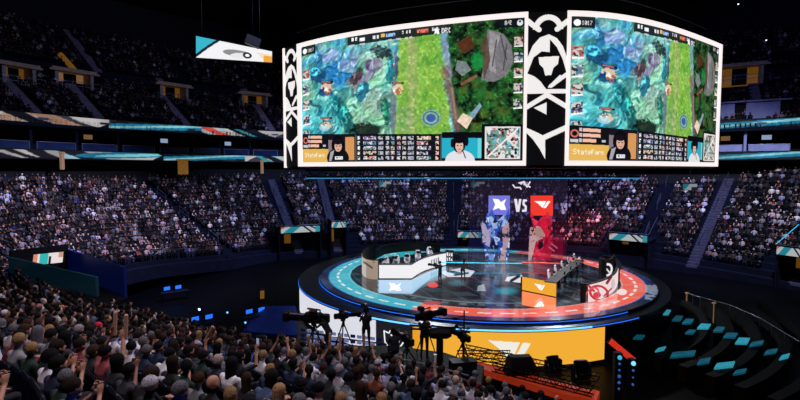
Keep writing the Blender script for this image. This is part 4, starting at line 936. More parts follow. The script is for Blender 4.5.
# handrails in the aisles of the far left bowl and beyond
def handrail(T, u, r, label):
    p, _ = curve_pt(T, u, r*T.depth); q, _ = curve_pt(T, u, (r+2.2)*T.depth); z0 = np.interp(u, T.L, T.c[:, 2])+np.interp(u, T.L, T.c[:, 3])*r; rs = np.interp(u, T.L, T.c[:, 3])*2.2
    e = empty('handrail', (p.x, p.y, z0), 0, label, 'railing', 'aisle handrails in the lower bowl'); d = Vector((q.x-p.x, q.y-p.y, rs))
    MB().tube(Vector((0, 0, .95)), d+Vector((0, 0, .95)), .035, n=6).build('top_rail', M['rail'], e)
    for k_ in (.05, .95): MB().tube(d*k_, d*k_+Vector((0, 0, .95)), .03, n=6).build('post', M['rail'], e)
    MB().tube(d*.05+Vector((0, 0, .5)), d*.95+Vector((0, 0, .5)), .02, n=5).build('mid_rail', M['rail'], e)
for k_, px in enumerate((25, 60, 92, 122)):
    handrail(lower, lower.u_at_px(px, 6, 34), 7, 'silver handrail among seated fans in the far left bowl, number %s from the left' % ROWW[k_].replace('front', 'one'))
for u in aisles:
    for r in (3, 9, 14): handrail(lower, u, r, 'silver handrail in the middle of a lower bowl aisle stair')
# metal row rails in front of near rows
def row_rail(px0, px1, row, label):
    u0, u1 = lower.u_at_px(px0, row), lower.u_at_px(px1, row); pts = []
    for u in np.linspace(u0, u1, 8):
        p, _ = curve_pt(lower, u, row*lower.depth+.05); pts.append((p.x, p.y, float(np.interp(u, lower.L, lower.c[:, 2])+np.interp(u, lower.L, lower.c[:, 3])*row)))
    e = empty('row_rail', pts[0], 0, label, 'railing'); P0 = Vector(pts[0]); L = [Vector(p)-P0 for p in pts]
    MB().path([p+Vector((0, 0, .98)) for p in L], .03, 6).build('rail', M['rail'], e)
    for p in L[::2]: MB().tube(p, p+Vector((0, 0, .98)), .022, n=6).build('post', M['rail'], e)
# ------------------------------------------------------------------ stage
SCX, SCY = 6.75, 41.0; R1, R0, RD, RS = 12.6, 10.9, 13.4, 14.5
stage = empty('stage', (SCX, SCY, -2.6), 0, 'round glossy esports stage with LED floor ring and video front', 'stage')
def spart(o): o.parent = stage; o.matrix_parent_inverse = Matrix.Translation((-SCX, -SCY, 2.6)); return o
OX, OY, RO = 6.4, 41.6, 14.8
def circ(r, z, a0=0, a1=2*PI, n=120, cx=SCX, cy=SCY): return [(cx+r*math.cos(a0+(a1-a0)*i/n), cy+r*math.sin(a0+(a1-a0)*i/n), z) for i in range(n+(0 if abs(a1-a0-2*PI) < 1e-6 else 1))]
def disc(name, r, z0, z1, m, cx=SCX, cy=SCY):
    mb = MB(); mb.loft([circ(r, z0, cx=cx, cy=cy), circ(r, z1, cx=cx, cy=cy)], True, True, False); return spart(mb.build(name, m))
disc('stage_base', RO-.5, -2.6, -.4, M['black'], OX, OY); disc('lower_step', RO, -.4, -.2, M['blackmetal'], OX, OY); disc('upper_step', RD, -.2, -.03, M['blackmetal'])
def ringstrip(name, r, z, m, t=.05, a0=0, a1=2*PI, cx=SCX, cy=SCY):
    mb = MB(); n = 160; full = a1-a0 > 6.2; rg = []
    for i in range(n if full else n+1):
        a = a0+(a1-a0)*i/n; c, s = math.cos(a), math.sin(a); rg.append([(cx+(r+dr)*c, cy+(r+dr)*s, z+dz) for dr, dz in ((0, -t), (t, -t), (t, t), (0, t))])
    if full: rg.append(rg[0])
    mb.loft(rg, True, not full, False); return spart(mb.build(name, m))
FA0, FA1 = math.radians(196), math.radians(312)
ringstrip('light_strip', RD, -.10, M['blue_e'], .022, math.radians(178), math.radians(303)); ringstrip('light_strip', RO, -.28, M['blue_e'], .025, math.radians(176), math.radians(303), OX, OY); ringstrip('light_strip', RO, -.29, M['blue_hot'], .045, math.radians(232), math.radians(288), OX, OY)
ringstrip('light_strip', RD, -.11, M['blue_hot'], .015, math.radians(240), math.radians(285))
# LED floor
g = np.arange(-13.5, 13.5001, .07); GX, GY = np.meshgrid(g, g); RR = np.hypot(GX, GY); WX, WY = GX+SCX, GY+SCY
zf = WY*CP+CAMZ*SP; QX = 400+FPX*WX/zf; QY = 200-FPX*(WY*SP-CAMZ*CP)/zf
C = np.zeros(GX.shape+(3,)); C[:] = hx('05070c')
nz = fbm(GX+40, GY+40, 2.2, 7, 4); nf = fbm(GX+40, GY+40, .6, 17, 2)
sd = (GX*.88-GY*.48)-.2*0  # + = coral side
th = np.arctan2(GY, GX)
tri = vnoise(np.floor((GX+GY*.5)/1.3)+50, np.floor((GY)/1.1)+50, 1, 5)
put(C, (RR < R0), '0b0e14'); put(C, (RR < R0) & (tri > .62), '20262e'); put(C, (RR < R0) & (tri > .85), '2c3a44'); put(C, (RR < R0) & (np.abs((GX*.9+GY*.3) % 1.7-.3) < .08), '3a4654', .7)
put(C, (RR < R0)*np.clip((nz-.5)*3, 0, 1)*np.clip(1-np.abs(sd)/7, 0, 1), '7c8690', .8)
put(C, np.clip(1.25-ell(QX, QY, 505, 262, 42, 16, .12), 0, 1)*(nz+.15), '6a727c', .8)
ringm = (RR > R0) & (RR < R1)
cy, co = '3fa9bc', 'e85e4c'
put(C, ringm & (sd < 0), cy); put(C, ringm & (sd >= 0), co); put(C, ringm & (nf > .62), 'a8dce0', .18)
k_ = (th % (2*PI/54))/(2*PI/54); put(C, ringm & (np.abs(RR-11.9) < .1) & (k_ < .62), 'f4ecec', .85); put(C, (RR > R0) & (RR < R0+.12), 'c0e8ec', .35)
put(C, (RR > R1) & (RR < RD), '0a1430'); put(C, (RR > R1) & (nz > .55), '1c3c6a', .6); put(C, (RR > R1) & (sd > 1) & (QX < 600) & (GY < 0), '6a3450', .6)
put(C, (RR > R1) & (RR < R1+.08), '2a62b0')
put(C, (np.abs(RR-9.6) < .12) & (th < -1.2) & (th > -2.6), '8aa0ac', .6); put(C, (np.abs(RR-10.1) < .25) & (k_ < .4) & (th < -.9) & (th > -2.2), '8090a0', .5)
# desk front reflections with their logos, painted into the floor colours
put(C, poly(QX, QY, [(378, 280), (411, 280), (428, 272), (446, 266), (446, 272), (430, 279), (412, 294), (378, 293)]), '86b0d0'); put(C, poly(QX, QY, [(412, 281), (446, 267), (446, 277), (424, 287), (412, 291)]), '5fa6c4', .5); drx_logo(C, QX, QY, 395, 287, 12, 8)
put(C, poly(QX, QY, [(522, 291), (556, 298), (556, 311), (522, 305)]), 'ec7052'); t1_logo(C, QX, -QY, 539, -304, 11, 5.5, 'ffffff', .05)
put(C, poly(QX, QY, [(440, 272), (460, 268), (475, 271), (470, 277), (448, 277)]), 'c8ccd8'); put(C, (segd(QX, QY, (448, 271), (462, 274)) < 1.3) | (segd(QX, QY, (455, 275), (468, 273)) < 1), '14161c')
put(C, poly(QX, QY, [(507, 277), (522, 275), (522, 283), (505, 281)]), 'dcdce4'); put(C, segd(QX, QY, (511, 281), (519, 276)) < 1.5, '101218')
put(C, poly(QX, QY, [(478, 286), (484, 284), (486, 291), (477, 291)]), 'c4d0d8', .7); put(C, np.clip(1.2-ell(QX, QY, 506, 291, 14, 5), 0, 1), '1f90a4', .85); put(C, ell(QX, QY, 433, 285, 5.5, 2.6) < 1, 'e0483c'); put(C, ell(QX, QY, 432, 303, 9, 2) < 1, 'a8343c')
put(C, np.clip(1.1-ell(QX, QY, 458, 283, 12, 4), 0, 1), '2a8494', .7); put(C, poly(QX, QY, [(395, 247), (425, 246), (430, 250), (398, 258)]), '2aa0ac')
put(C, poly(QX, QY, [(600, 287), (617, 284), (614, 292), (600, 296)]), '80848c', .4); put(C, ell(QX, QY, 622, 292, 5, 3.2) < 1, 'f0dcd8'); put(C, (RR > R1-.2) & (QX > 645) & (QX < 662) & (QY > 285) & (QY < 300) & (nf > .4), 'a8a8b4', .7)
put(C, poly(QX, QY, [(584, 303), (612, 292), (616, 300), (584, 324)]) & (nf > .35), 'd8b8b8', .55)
V = np.stack([WX, WY, np.zeros_like(WX)], -1)
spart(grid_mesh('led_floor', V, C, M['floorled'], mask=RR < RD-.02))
# front display panels: curved wall under the rim
def arc_canvas(a0, a1, r, z0, z1, nu, nv):
    a = np.linspace(a0, a1, nu); z = np.linspace(z1, z0, nv); A, Z = np.meshgrid(a, z)
    V = np.stack([OX+r*np.cos(A), OY+r*np.sin(A), Z], -1); zf = V[..., 1]*CP-(Z-CAMZ)*SP
    return V, 400+FPX*V[..., 0]/zf, 200-FPX*(V[..., 1]*SP+(Z-CAMZ)*CP)/zf
def ang_px(px):
    aa = np.linspace(math.radians(180), math.radians(330), 2000); x = OX+(RO-.06)*np.cos(aa); y = OY+(RO-.06)*np.sin(aa); q = 400+FPX*x/(y*CP+(CAMZ+.5)*SP)
    return aa[np.argmin(np.abs(q-px))]
aL, a1_, a2_, aR = math.radians(188), ang_px(376), ang_px(412.5), ang_px(605)
def front(name, a0, a1, col):
    V, X, Y = arc_canvas(a0, a1, RO-.06, -2.35, -.38, 360, 60); C = np.zeros(X.shape+(3,)); C[:] = hx(col); return V, X, Y, C
V, X, Y, C = front('', aL, a1_, 'dcdce6'); put(C, (np.abs(X % 3.1-.2) < .12), 'c8c8d4', .3); spart(grid_mesh('white_display', V, C, M['scr']))
V, X, Y, C = front('', a1_, a2_, '1e1e24')
for s_ in (((384, 331), (385, 342)), ((384, 331), (389, 333)), ((389, 333), (390, 331)), ((390, 331), (394, 333)), ((394, 333), (399, 332)), ((399, 332), (404, 334)), ((404, 334), (403, 343)), ((391, 335), (395, 337)), ((395, 337), (399, 335)), ((385, 342), (388, 346)), ((403, 343), (400, 347)), ((388, 346), (392, 349)), ((400, 347), (396, 350))): put(C, segd(X, Y, *s_) < .65, 'f0f0f4')
put(C, np.abs(ell(X, Y, 395, 341, 4, 3.4)-1) < .25, 'f0f0f4'); spart(grid_mesh('emblem_display', V, C, M['scr']))
V, X, Y, C = front('', a2_, aR, 'f2ae36'); put(C, np.clip((430-X)/30, 0, 1), 'd88410', .8)
t1_logo(C, X, Y, 509.5, 352.5, 43, 22, 'f0ece0', .06); spart(grid_mesh('yellow_display', V, C, M['scr']))
mb = MB(); mb.wall([(OX+(RO-.16)*math.cos(a), OY+(RO-.16)*math.sin(a)) for a in np.linspace(aL, aR, 80)], -2.6, -.38, .1); spart(mb.build('panel_backing', M['black']))
# ------------------------------------------------------------------ desks
def canvas_wall(pts, z0, z1, nu, nv):
    P = np.array([p[:2] for p in pts], float); d = np.r_[0, np.cumsum(np.hypot(*np.diff(P, axis=0).T))]; L = np.linspace(0, d[-1], nu); x = np.interp(L, d, P[:, 0]); y = np.interp(L, d, P[:, 1]); z = np.linspace(z1, z0, nv)
    V = np.zeros((nv, nu, 3)); V[..., 0] = x; V[..., 1] = y; V[..., 2] = z[:, None]; zf = V[..., 1]*CP-(V[..., 2]-CAMZ)*SP
    return V, 400+FPX*V[..., 0]/zf, 200-FPX*(V[..., 1]*SP+(V[..., 2]-CAMZ)*CP)/zf
def smoothpts(px, z=0., n=8): return [tuple(p) for p in catmull([tuple(onz(a, b, z))[:2] for a, b in px], n)]
def shift(pts, dx, dy): return [(p[0]+dx, p[1]+dy) for p in pts]
def local(root, o): o.parent = root; o.matrix_parent_inverse = Matrix.Translation(-root.location); return o
# left team desk
D = onz(411, 279, 0.)
dl = empty('team_desk', (D.x, D.y, 0), 0, 'white fronted curved team desk on the cyan left half of the stage', 'desk')
fr_ = [tuple(onz(378, 279, 0))[:2], tuple(onz(411, 279, 0))[:2]]+smoothpts([(412, 278.8), (420, 273.5), (431, 269), (446, 265.5)])
V, X, Y = canvas_wall(fr_, .06, 1.12, 200, 40); C = np.zeros(X.shape+(3,)); C[:] = hx('f0eef2')
put(C, (X > 424) & (X < 445) & (Y < 279) & (X > 431) & (X < 440) & (((X % 2.2) < 1.2)) & (np.abs(Y-(279-(X-411)*.36)+8.5-0*X) < 3.2), '6a707c')
local(dl, grid_mesh('front_display', V, C, M['scr'])); inn = shift(fr_, .05, .75)
mb = MB(); mb.loft([[(a[0], a[1]+.03, 1.06), (b[0], b[1], 1.06), (b[0], b[1], 1.12), (a[0], a[1]+.03, 1.12)] for a, b in zip(fr_, inn)], True, True, False); local(dl, mb.build('worktop', M['black']))
mb = MB(); mb.wall(shift(fr_, -.16, .13), .02, 1.05, .05); local(dl, mb.build('desk_body', M['black']))
# curved backdrop wall of left team
bw = smoothpts([(378, 279.5), (371, 279), (365, 277), (362, 273), (363, 268), (367, 263.5), (374, 260)])
bwe = empty('backdrop_screen', (bw[0][0], bw[0][1], 0), 0, 'curved beige and white backdrop wall behind the left team desk', 'screen wall')
V, X, Y = canvas_wall(bw, 0, 1.5, 120, 40); C = np.zeros(X.shape+(3,)); C[:] = hx('b09c8c'); put(C, X < 366, 'd4ccc8'); put(C, (segd(X, Y, (364, 262), (372, 268)) < 1) | (segd(X, Y, (368, 256), (374, 262)) < 1), '3a302c', .7); put(C, (Y < 262), 'c8b294', .6)
local(bwe, grid_mesh('graphic_display', V, C*.9, M['scr'])); mb = MB(); mb.wall(shift(bw, .07, .04), 0, 1.56, .1); local(bwe, mb.build('wall_panel', M['black']))
# far counter wall behind left team
cw = smoothpts([(374, 260), (385, 254.5), (400, 252), (420, 251), (440, 253)])
e = empty('rear_counter', (cw[0][0], cw[0][1], 0), 0, 'low black counter curving behind the left team players', 'counter'); mb = MB(); mb.wall(cw, 0, .9, .12); local(e, mb.build('counter_wall', M['black'])); mb = MB(); mb.wall(cw, .9, .96, .4); local(e, mb.build('counter_top', M['blackmetal']))
# score pylon right of left desk
p = onz(449.5, 264, 0); e = empty('display_pylon', p, -.25, 'narrow black screen pylon with white lettering at right end of left desk', 'display')
MB().box((0, 0, .65), (.75, .25, 1.3), bev=.03).build('casing', M['black'], e)
V, U_, Q_ = quad_canvas(0, -.14, .75, .62, .9, 0, 40, 50); C = np.zeros(U_.shape+(3,)); C[:] = hx('14161c'); put(C, ((U_*3 % 1) > .3) & ((Q_*2 % 1) > .25) & (vnoise(U_*9+3, Q_*8, 1, 4) > .35), 'e8e8f0'); grid_mesh('screen', V, C, M['scr'], e)
# right team desk
yf = [tuple(onz(522, 290.5, 0))[:2], tuple(onz(556, 297.5, 0))[:2]]
dr = empty('team_desk', (yf[0][0], yf[0][1], 0), 0, 'yellow fronted team desk with white winged logo on the coral right half of the stage', 'desk')
V, X, Y = canvas_wall(yf, .05, 1.0, 120, 50); C = np.zeros(X.shape+(3,)); C[:] = hx('f0a830'); t1_logo(C, X, Y, 539.5, 287.3, 11, 6, 'ffffff', .15); local(dr, grid_mesh('front_display', V, C, M['scr']))
back_ = [tuple(onz(582, 272.5, 0))[:2]]
side = smoothpts([(556, 297.5), (566, 288), (575, 280), (584, 272)], n=5)
mb = MB(); n_ = Vector((-(side[-1][1]-side[0][1]), side[-1][0]-side[0][0])).normalized()
mb.loft([[(a[0], a[1], .96), (a[0]+n_.x*.8, a[1]+n_.y*.8, .96), (a[0]+n_.x*.8, a[1]+n_.y*.8, 1.02), (a[0], a[1], 1.02)] for a in side], True, True, False); local(dr, mb.build('worktop', M['black']))
mb = MB(); mb.wall([(a[0]+n_.x*.05, a[1]+n_.y*.05) for a in yf], 0, .98, .1); mb.v = [(x, y+.12, z) for x, y, z in mb.v]; local(dr, mb.build('desk_body', M['black']))
# artwork wall right
aw = smoothpts([(582, 302), (588, 303), (596, 301), (604, 298), (611, 294), (616, 289), (618, 283)])
e = empty('backdrop_screen', (aw[0][0], aw[0][1], 0), 0, 'curved wall with swirling red and white graphic on the right of the stage', 'screen wall')
V, X, Y = canvas_wall(aw, .03, 1.2, 220, 70); C = np.zeros(X.shape+(3,)); C[:] = hx('ecd8d8')
put(C, X < 586.2, '2a98a4'); put(C, (X < 583.6), '0c1218'); put(C, (X > 586.2) & (X < 588), '2a1a20'); put(C, np.abs(ell(X, Y, 599, 293, 9, 7, .3)-1) < .3, 'c8283a'); put(C, ell(X, Y, 597, 295, 4, 3) < 1, 'd83a48'); put(C, segd(X, Y, (588, 285), (594, 291)) < 1.1, 'c02838'); put(C, np.abs(ell(X, Y, 592, 296, 6, 9, .5)-1) < .22, 'e05560'); put(C, segd(X, Y, (607, 283), (611, 277)) < 1.4, '8a2030'); put(C, segd(X, Y, (604, 296), (612, 288)) < .8, 'b03040'); put(C, ell(X, Y, 613, 284, 2, 5) < 1, 'c8c0c8')
local(e, grid_mesh('graphic_display', V, C, M['scr'])); mb = MB(); mb.wall(shift(aw, -.06, .1), 0, 1.26, .14); local(e, mb.build('wall_panel', M['black']))
aw2 = smoothpts([(600, 273.5), (604, 275.5), (609, 276), (613, 274), (615, 270)])
e2 = empty('end_screen', (aw2[0][0], aw2[0][1], 0), 0, 'curved black end screen with white ribbon graphic behind the red artwork wall', 'screen wall')
V, X, Y = canvas_wall(aw2, 0, 1.3, 100, 60); C = np.zeros(X.shape+(3,)); C[:] = hx('121016'); put(C, np.abs(ell(X, Y, 607, 270, 4.6, 6, .4)-1) < .4, 'f0e8ea'); put(C, segd(X, Y, (603, 265), (611, 274)) < .8, 'e0d8dc')
local(e2, grid_mesh('graphic_display', V, C, M['scr'])); mb = MB(); mb.wall(shift(aw2, -.05, .08), 0, 1.36, .1); local(e2, mb.build('wall_panel', M['black']))
aw3 = smoothpts([(618.5, 283), (618.5, 278), (616, 273), (611, 269), (603, 267)]); e3 = empty('rear_counter', (aw3[0][0], aw3[0][1], 0), 0, 'black curved wall closing the back of the right team area', 'counter'); mb = MB(); mb.wall(aw3, 0, 1.05, .15); local(e3, mb.build('counter_wall', M['black'])); mb = MB(); mb.wall(aw3, 1.05, 1.1, .35); local(e3, mb.build('counter_top', M['blackmetal']))
# players, chairs, monitors
PJ = sit(chest=(0, .02, .87), neck=(0, .06, 1.03), head=(0, .1, 1.18), elbow_l=(-.24, .2, .76), elbow_r=(.24, .2, .76), wrist_l=(-.14, .42, .8), wrist_r=(.16, .42, .8), shoulder_l=(-.185, .02, .95), shoulder_r=(.185, .02, .95))
BODY['playing'] = person_mesh('player_body', PJ, 'long')
def gaming_chair(loc, rz, label, shell):
    e = empty('gaming_chair', loc, rz, label, 'chair')
    MB().box((0, .05, .45), (.5, .5, .1), bev=.04).build('seat', shell, e)
    mb = MB(); mb.loft([[(-.24*k, -.22-b, z), (.24*k, -.22-b, z), (.26*k, -.30-b, z), (-.26*k, -.30-b, z)] for z, k, b in ((.45, .8, 0), (.7, 1., .02), (1., 1.1, .06), (1.2, .9, .09), (1.36, .6, .11))]); bk = mb.build('backrest', shell, e)
    MB().box((0, -.27, 1.24), (.24, .06, .12), bev=.03).build('head_pillow', M['black'], bk)
    MB().tube((0, 0, .1), (0, 0, .42), .04).build('gas_lift', M['blackmetal'], e)
    mb = MB()
    for i in range(5): a = i*2*PI/5; mb.tube((0, 0, .1), (.3*math.cos(a), .3*math.sin(a), .07), .025)
    mb.build('wheel_base', M['blackmetal'], e)
    for s in (-1, 1): MB().box((s*.3, .05, .66), (.07, .26, .04), bev=.015).box((s*.3, .0, .56), (.03, .05, .2)).build('armrest', M['blackmetal'], e)
    return e
def headset(par, HR):
    Hd, Rm = HR; mb = MB()
    pts = [Hd+Rm@Vector((math.sin(a)*.105, -.0, .02+math.cos(a)*.125)) for a in np.linspace(-1.6, 1.6, 10)]; mb.path(pts, .012, 6)
    for s in (-1, 1): mb.sphere(Hd+Rm@Vector((s*.098, 0, .0)), .042, 10, 6, (.5, 1, 1), Rm)
    mb.build('headset', M['black'], par)
chw = mat('white_leather', 'd8d4d8', .5, noise=.05)
def monitor(loc, rz, label, grp):
    e = empty('monitor', loc, rz, label, 'monitor', grp); e.scale = (.8, .8, .72)
    MB().box((0, 0, .31), (.5, .04, .3), bev=.01).build('casing', M['black'], e); MB().box((0, -.024, .31), (.46, .006, .26)).build('screen', mat('monitor_picture', '305060', emit='4a90a0', es=.5, noise=.4), e)
    MB().tube((0, .03, .02), (0, .03, .3), .02).build('stand', M['blackmetal'], e); MB().box((0, .03, .01), (.24, .18, .02), bev=.005).build('foot', M['blackmetal'], e)
ORD = ['first', 'second', 'third', 'fourth', 'fifth']
Lp = [(385, 273.5), (396, 271.5), (407, 269.5), (418, 265.5), (430, 261.5)]; Rp = [(553, 288.5), (559.5, 283), (566, 278), (572, 273.5), (578, 269.5)]
for i, (px, py) in enumerate(Lp):
    q = onz(px, py, 0.); f = PI-.25+i*.1
    gaming_chair((q.x, q.y, 0), f, 'white gaming chair, %s from left behind the white desk' % ORD[i], chw)
    p = make_person((q.x, q.y, 0), f, 'playing', 'short', '0c0b0e', 'dcdce6'); headset(p.children[0], BODY['playing'][1]); tag(p, 'player in white jersey and headset, %s from left behind the white desk' % ORD[i], 'person')
    d = Vector((-math.sin(f), math.cos(f), 0)); m_ = q+d*.85; monitor((m_.x, m_.y, 1.12), f, 'black monitor on the white desk before the %s player from the left' % ORD[i], None)
for i, (px, py) in enumerate(Rp):
    q = onz(px, py, 0.); nv = Vector((side[0][0]-side[-1][0], side[0][1]-side[-1][1])).normalized(); f = math.atan2(nv.x, -nv.y)+0; dd = Vector((-n_.x, -n_.y)); 
    dd = -Vector((n_.x, n_.y)) if (Vector((n_.x, n_.y)).dot(Vector((q.x-side[2][0], q.y-side[2][1]))) > 0) else Vector((n_.x, n_.y))
    f = math.atan2(-dd.x, dd.y)
    gaming_chair((q.x, q.y, 0), f, 'white and black gaming chair, %s from front along the right team row' % ORD[i], chw)
    p = make_person((q.x, q.y, 0), f, 'playing', 'short', '0c0b0e', 'd0c8c8' if i % 2 else 'e4e0dc'); headset(p.children[0], BODY['playing'][1]); tag(p, 'player in pale jersey and headset, %s from front in the right team row' % ORD[i], 'person')
    m_ = Vector((q.x, q.y, 0))+Vector((dd.x, dd.y, 0))*.8; monitor((m_.x, m_.y, 1.02), f, 'black monitor before the %s player of the right team row' % ORD[i], None)
# camera operators --------------------------------------------------------------
BODY['filming'] = person_mesh('operator_body', stand(elbow_l=(-.22, .2, 1.18), elbow_r=(.24, .2, 1.18), wrist_l=(-.08, .42, 1.34), wrist_r=(.1, .42, 1.34), nod=-.1), 'long')
BODY['crouched'] = person_mesh('operator_body', stand(pelvis=(0, -.1, .92), chest=(0, .1, 1.2), neck=(0, .2, 1.36), head=(0, .28, 1.5), shoulder_l=(-.18, .13, 1.28), shoulder_r=(.18, .13, 1.28), elbow_l=(-.24, .34, 1.1), elbow_r=(.24, .34, 1.1), wrist_l=(-.1, .52, 1.28), wrist_r=(.12, .52, 1.28), hip_l=(-.1, -.1, .88), hip_r=(.1, -.1, .88)), 'long')
def operator(loc, rz, pose, label): p = make_person(loc, rz, pose, 'short', '0a0a0c', '0c0d12', 1.02); headset(p.children[0], BODY[pose][1]); return tag(p, label, 'person')
def pro_camera(loc, rz, label, k=1., handheld=False, hood=True):
    e = empty('video_camera', loc, rz, label, 'camera')
    MB().box((0, 0, 0), (.16*k, .42*k, .24*k), bev=.03*k).box((0, -.28*k, .0), (.14*k, .16*k, .2*k), bev=.02*k).build('camera_body', M['black'], e)
    MB().tube((0, .2*k, 0), (0, .55*k, 0), .08*k, .095*k, 14).build('lens', M['blackmetal'], e)
    if hood: MB().box((0, .62*k, 0), (.26*k, .14*k, .2*k), bev=.01*k).build('lens_hood', M['black'], e)
    MB().box((-.16*k, -.05*k, .16*k), (.18*k, .14*k, .12*k), bev=.015*k).build('viewfinder', M['black'], e)
    MB().tube((0, -.15*k, .18*k), (0, .15*k, .2*k), .02*k).tube((0, -.15*k, .1*k), (0, -.15*k, .18*k), .015*k).build('handle', M['blackmetal'], e)
    MB().box((.02*k, .1*k, .17*k), (.05*k, .04*k, .04*k)).build('tally_light', M['red_e'], e)
    return e
def tripod(loc, h, label):
    e = empty('camera_tripod', loc, 0, label, 'tripod')
    for i in range(3): a = i*2*PI/3+.5; MB().tube((0, 0, h-.1), (.45*math.cos(a), .45*math.sin(a), 0), .03, .02, 8).build('leg', M['blackmetal'], e)
    MB().tube((0, 0, h-.3), (0, 0, h-.02), .05).build('column', M['blackmetal'], e); MB().box((0, 0, h), (.2, .25, .1), bev=.02).build('pan_head', M['black'], e)
    MB().tube((.05, 0, h), (.12, -.5, h-.15), .015).build('pan_handle', M['blackmetal'], e); return e
# riser for cameras in front of the near stand
ZP = 1.05
rp = [onz(282, 372, ZP), onz(470, 425, ZP), onz(500, 400, ZP), onz(480, 366, ZP), onz(400, 352, ZP), onz(290, 338, ZP)]
rp = [at(296, 350, 19.4), at(400, 368, 17.6), at(480, 378, 16.5), at(484, 365, 18.6), at(445, 352, 20.0), at(396, 350, 20.8), at(296, 338, 20.9)]
st = MB().prism([(p.x, p.y) for p in rp][::-1], -2.6, ZP); riser = st.build('camera_platform', M['black']); tag(riser, 'black camera platform between the near stand and the stage front', 'platform')
def foot(px, Y): q = at(px, 300, Y); return Vector((q.x, Y, ZP))
q = foot(366, 20.3); operator(q, .25, 'filming', 'standing operator in black with shoulder camera before the white panel'); c = q+Vector((-.02, .32, 1.72)); pro_camera(c, .25, 'shoulder camera held up by the standing operator before the white panel', .9, hood=False)
q = foot(322, 20.2); operator(q+Vector((.25, -.35, 0)), 1.1, 'crouched', 'operator in black bent behind the big studio camera at the left'); tripod(q+Vector((-.35, 0, 0)), 1.15, 'tripod under the big studio camera at the left'); pro_camera(q+Vector((-.35, 0, 1.42)), 1.35, 'big studio camera with long lens in front of the white panel', 1.9)
MB_ = q+Vector((.1, -.1, 0))
q = foot(343, 20.5); tripod(q, 1.25, 'slim tripod carrying the small camera before the white panel'); pro_camera(q+Vector((0, 0, 1.42)), -1.2, 'small camera with red light on tripod before the white panel', 1.1)
q = foot(424, 19.6); operator(q+Vector((0, -.3, 0)), -.3, 'filming', 'operator in black behind a raised camera at left end of yellow panel'); tripod(q+Vector((.1, .25, 0)), 1.3, 'tripod of the raised camera at left end of the yellow panel'); pro_camera(q+Vector((.1, .25, 1.62)), -.9, 'raised camera tilted over the tripod before the yellow panel', 1.5)
# jib crane
q = foot(440, 18.9); e = empty('camera_crane', q, 0, 'black camera crane with long arm and stand before the yellow panel', 'crane')
MB().box((0, 0, .5), (.26, .26, 1.), bev=.05).build('pedestal', M['black'], e)
MB().box((0, 0, 1.2), (.9, .5, .36), bev=.1).build('counterweight', M['black'], e)
mb = MB(); A1, B1 = Vector((-1.2, .1, 1.35)), Vector((1.2, .1, 1.2)); mb.tube(A1, B1, .04); mb.tube(A1+Vector((0, 0, .15)), B1+Vector((0, 0, .15)), .03)
for i in range(8): a = A1.lerp(B1, i/8); b = A1.lerp(B1, (i+1)/8); mb.tube(a, b+Vector((0, 0, .15)), .015, n=5)
mb.build('crane_arm', M['blackmetal'], e); MB().tube((.95, 0, 0), (.95, 0, 2.1), .03).tube((.95, 0, 1.9), (.6, 0, 1.75), .02).tube((.95, 0, 1.5), (.65, 0, 1.55), .02).build('mast', M['blackmetal'], e); MB().sphere((.6, 0, 1.78), .1, 10, 6, (1.4, .7, .7)).sphere((.65, 0, 1.48), .08, 10, 6).build('remote_head', M['blackmetal'], e)
q = foot(463, 18.4); pro_camera(q+Vector((0, 0, 1.25)), .5, 'compact camera on the crane mast before the yellow panel', 1.2); tripod(q, 1.1, 'tripod at the right end of the camera crane')
q = foot(395, 18.9); operator(q, .3, 'leaning forward', 'operator in black sitting bent over before the dark emblem panel'); e = empty('road_case', q+Vector((0, -.05, 0)), .3, 'black road case used as a seat before the dark emblem panel', 'case'); MB().box((0, 0, .2), (.6, .42, .40), bev=.03).build('case_body', M['black'], e); MB().box((0, 0, .415), (.62, .44, .03), bev=.01).build('lid', M['blackmetal'], e)
q = foot(403, 18.7); tripod(q+Vector((.15, .1, 0)), .75, 'low tripod before the dark emblem panel'); pro_camera(q+Vector((.15, .1, .98)), .5, 'low covered camera before the dark emblem panel', 1.3)
q = foot(455, 17.6); e = empty('equipment_case', q+Vector((.3, 0, 0)), .2, 'dark road case with faint purple sheen below the camera crane', 'case'); MB().box((0, 0, .32), (.95, .5, .5), bev=.04).build('case_body', M['navy'], e); MB().box((0, 0, .6), (.98, .53, .08), bev=.02).build('lid', M['blackmetal'], e)
for s in (-.4, .4): MB().sphere((s, 0, .04), .05, 8, 6).build('caster', M['black'], e)
# two figures on stage
q = onz(440, 284.5, 0); operator(q, .9, 'filming', 'roving camera operator in black standing on the stage beside the left desk'); pro_camera((q.x-.35, q.y+.1, 1.45), .9, 'stabilised camera held by the roving operator on stage', .9)
q = onz(463, 281, 0); operator(q, -.4, 'crouched', 'second dark figure bending on the stage right of the roving camera operator')
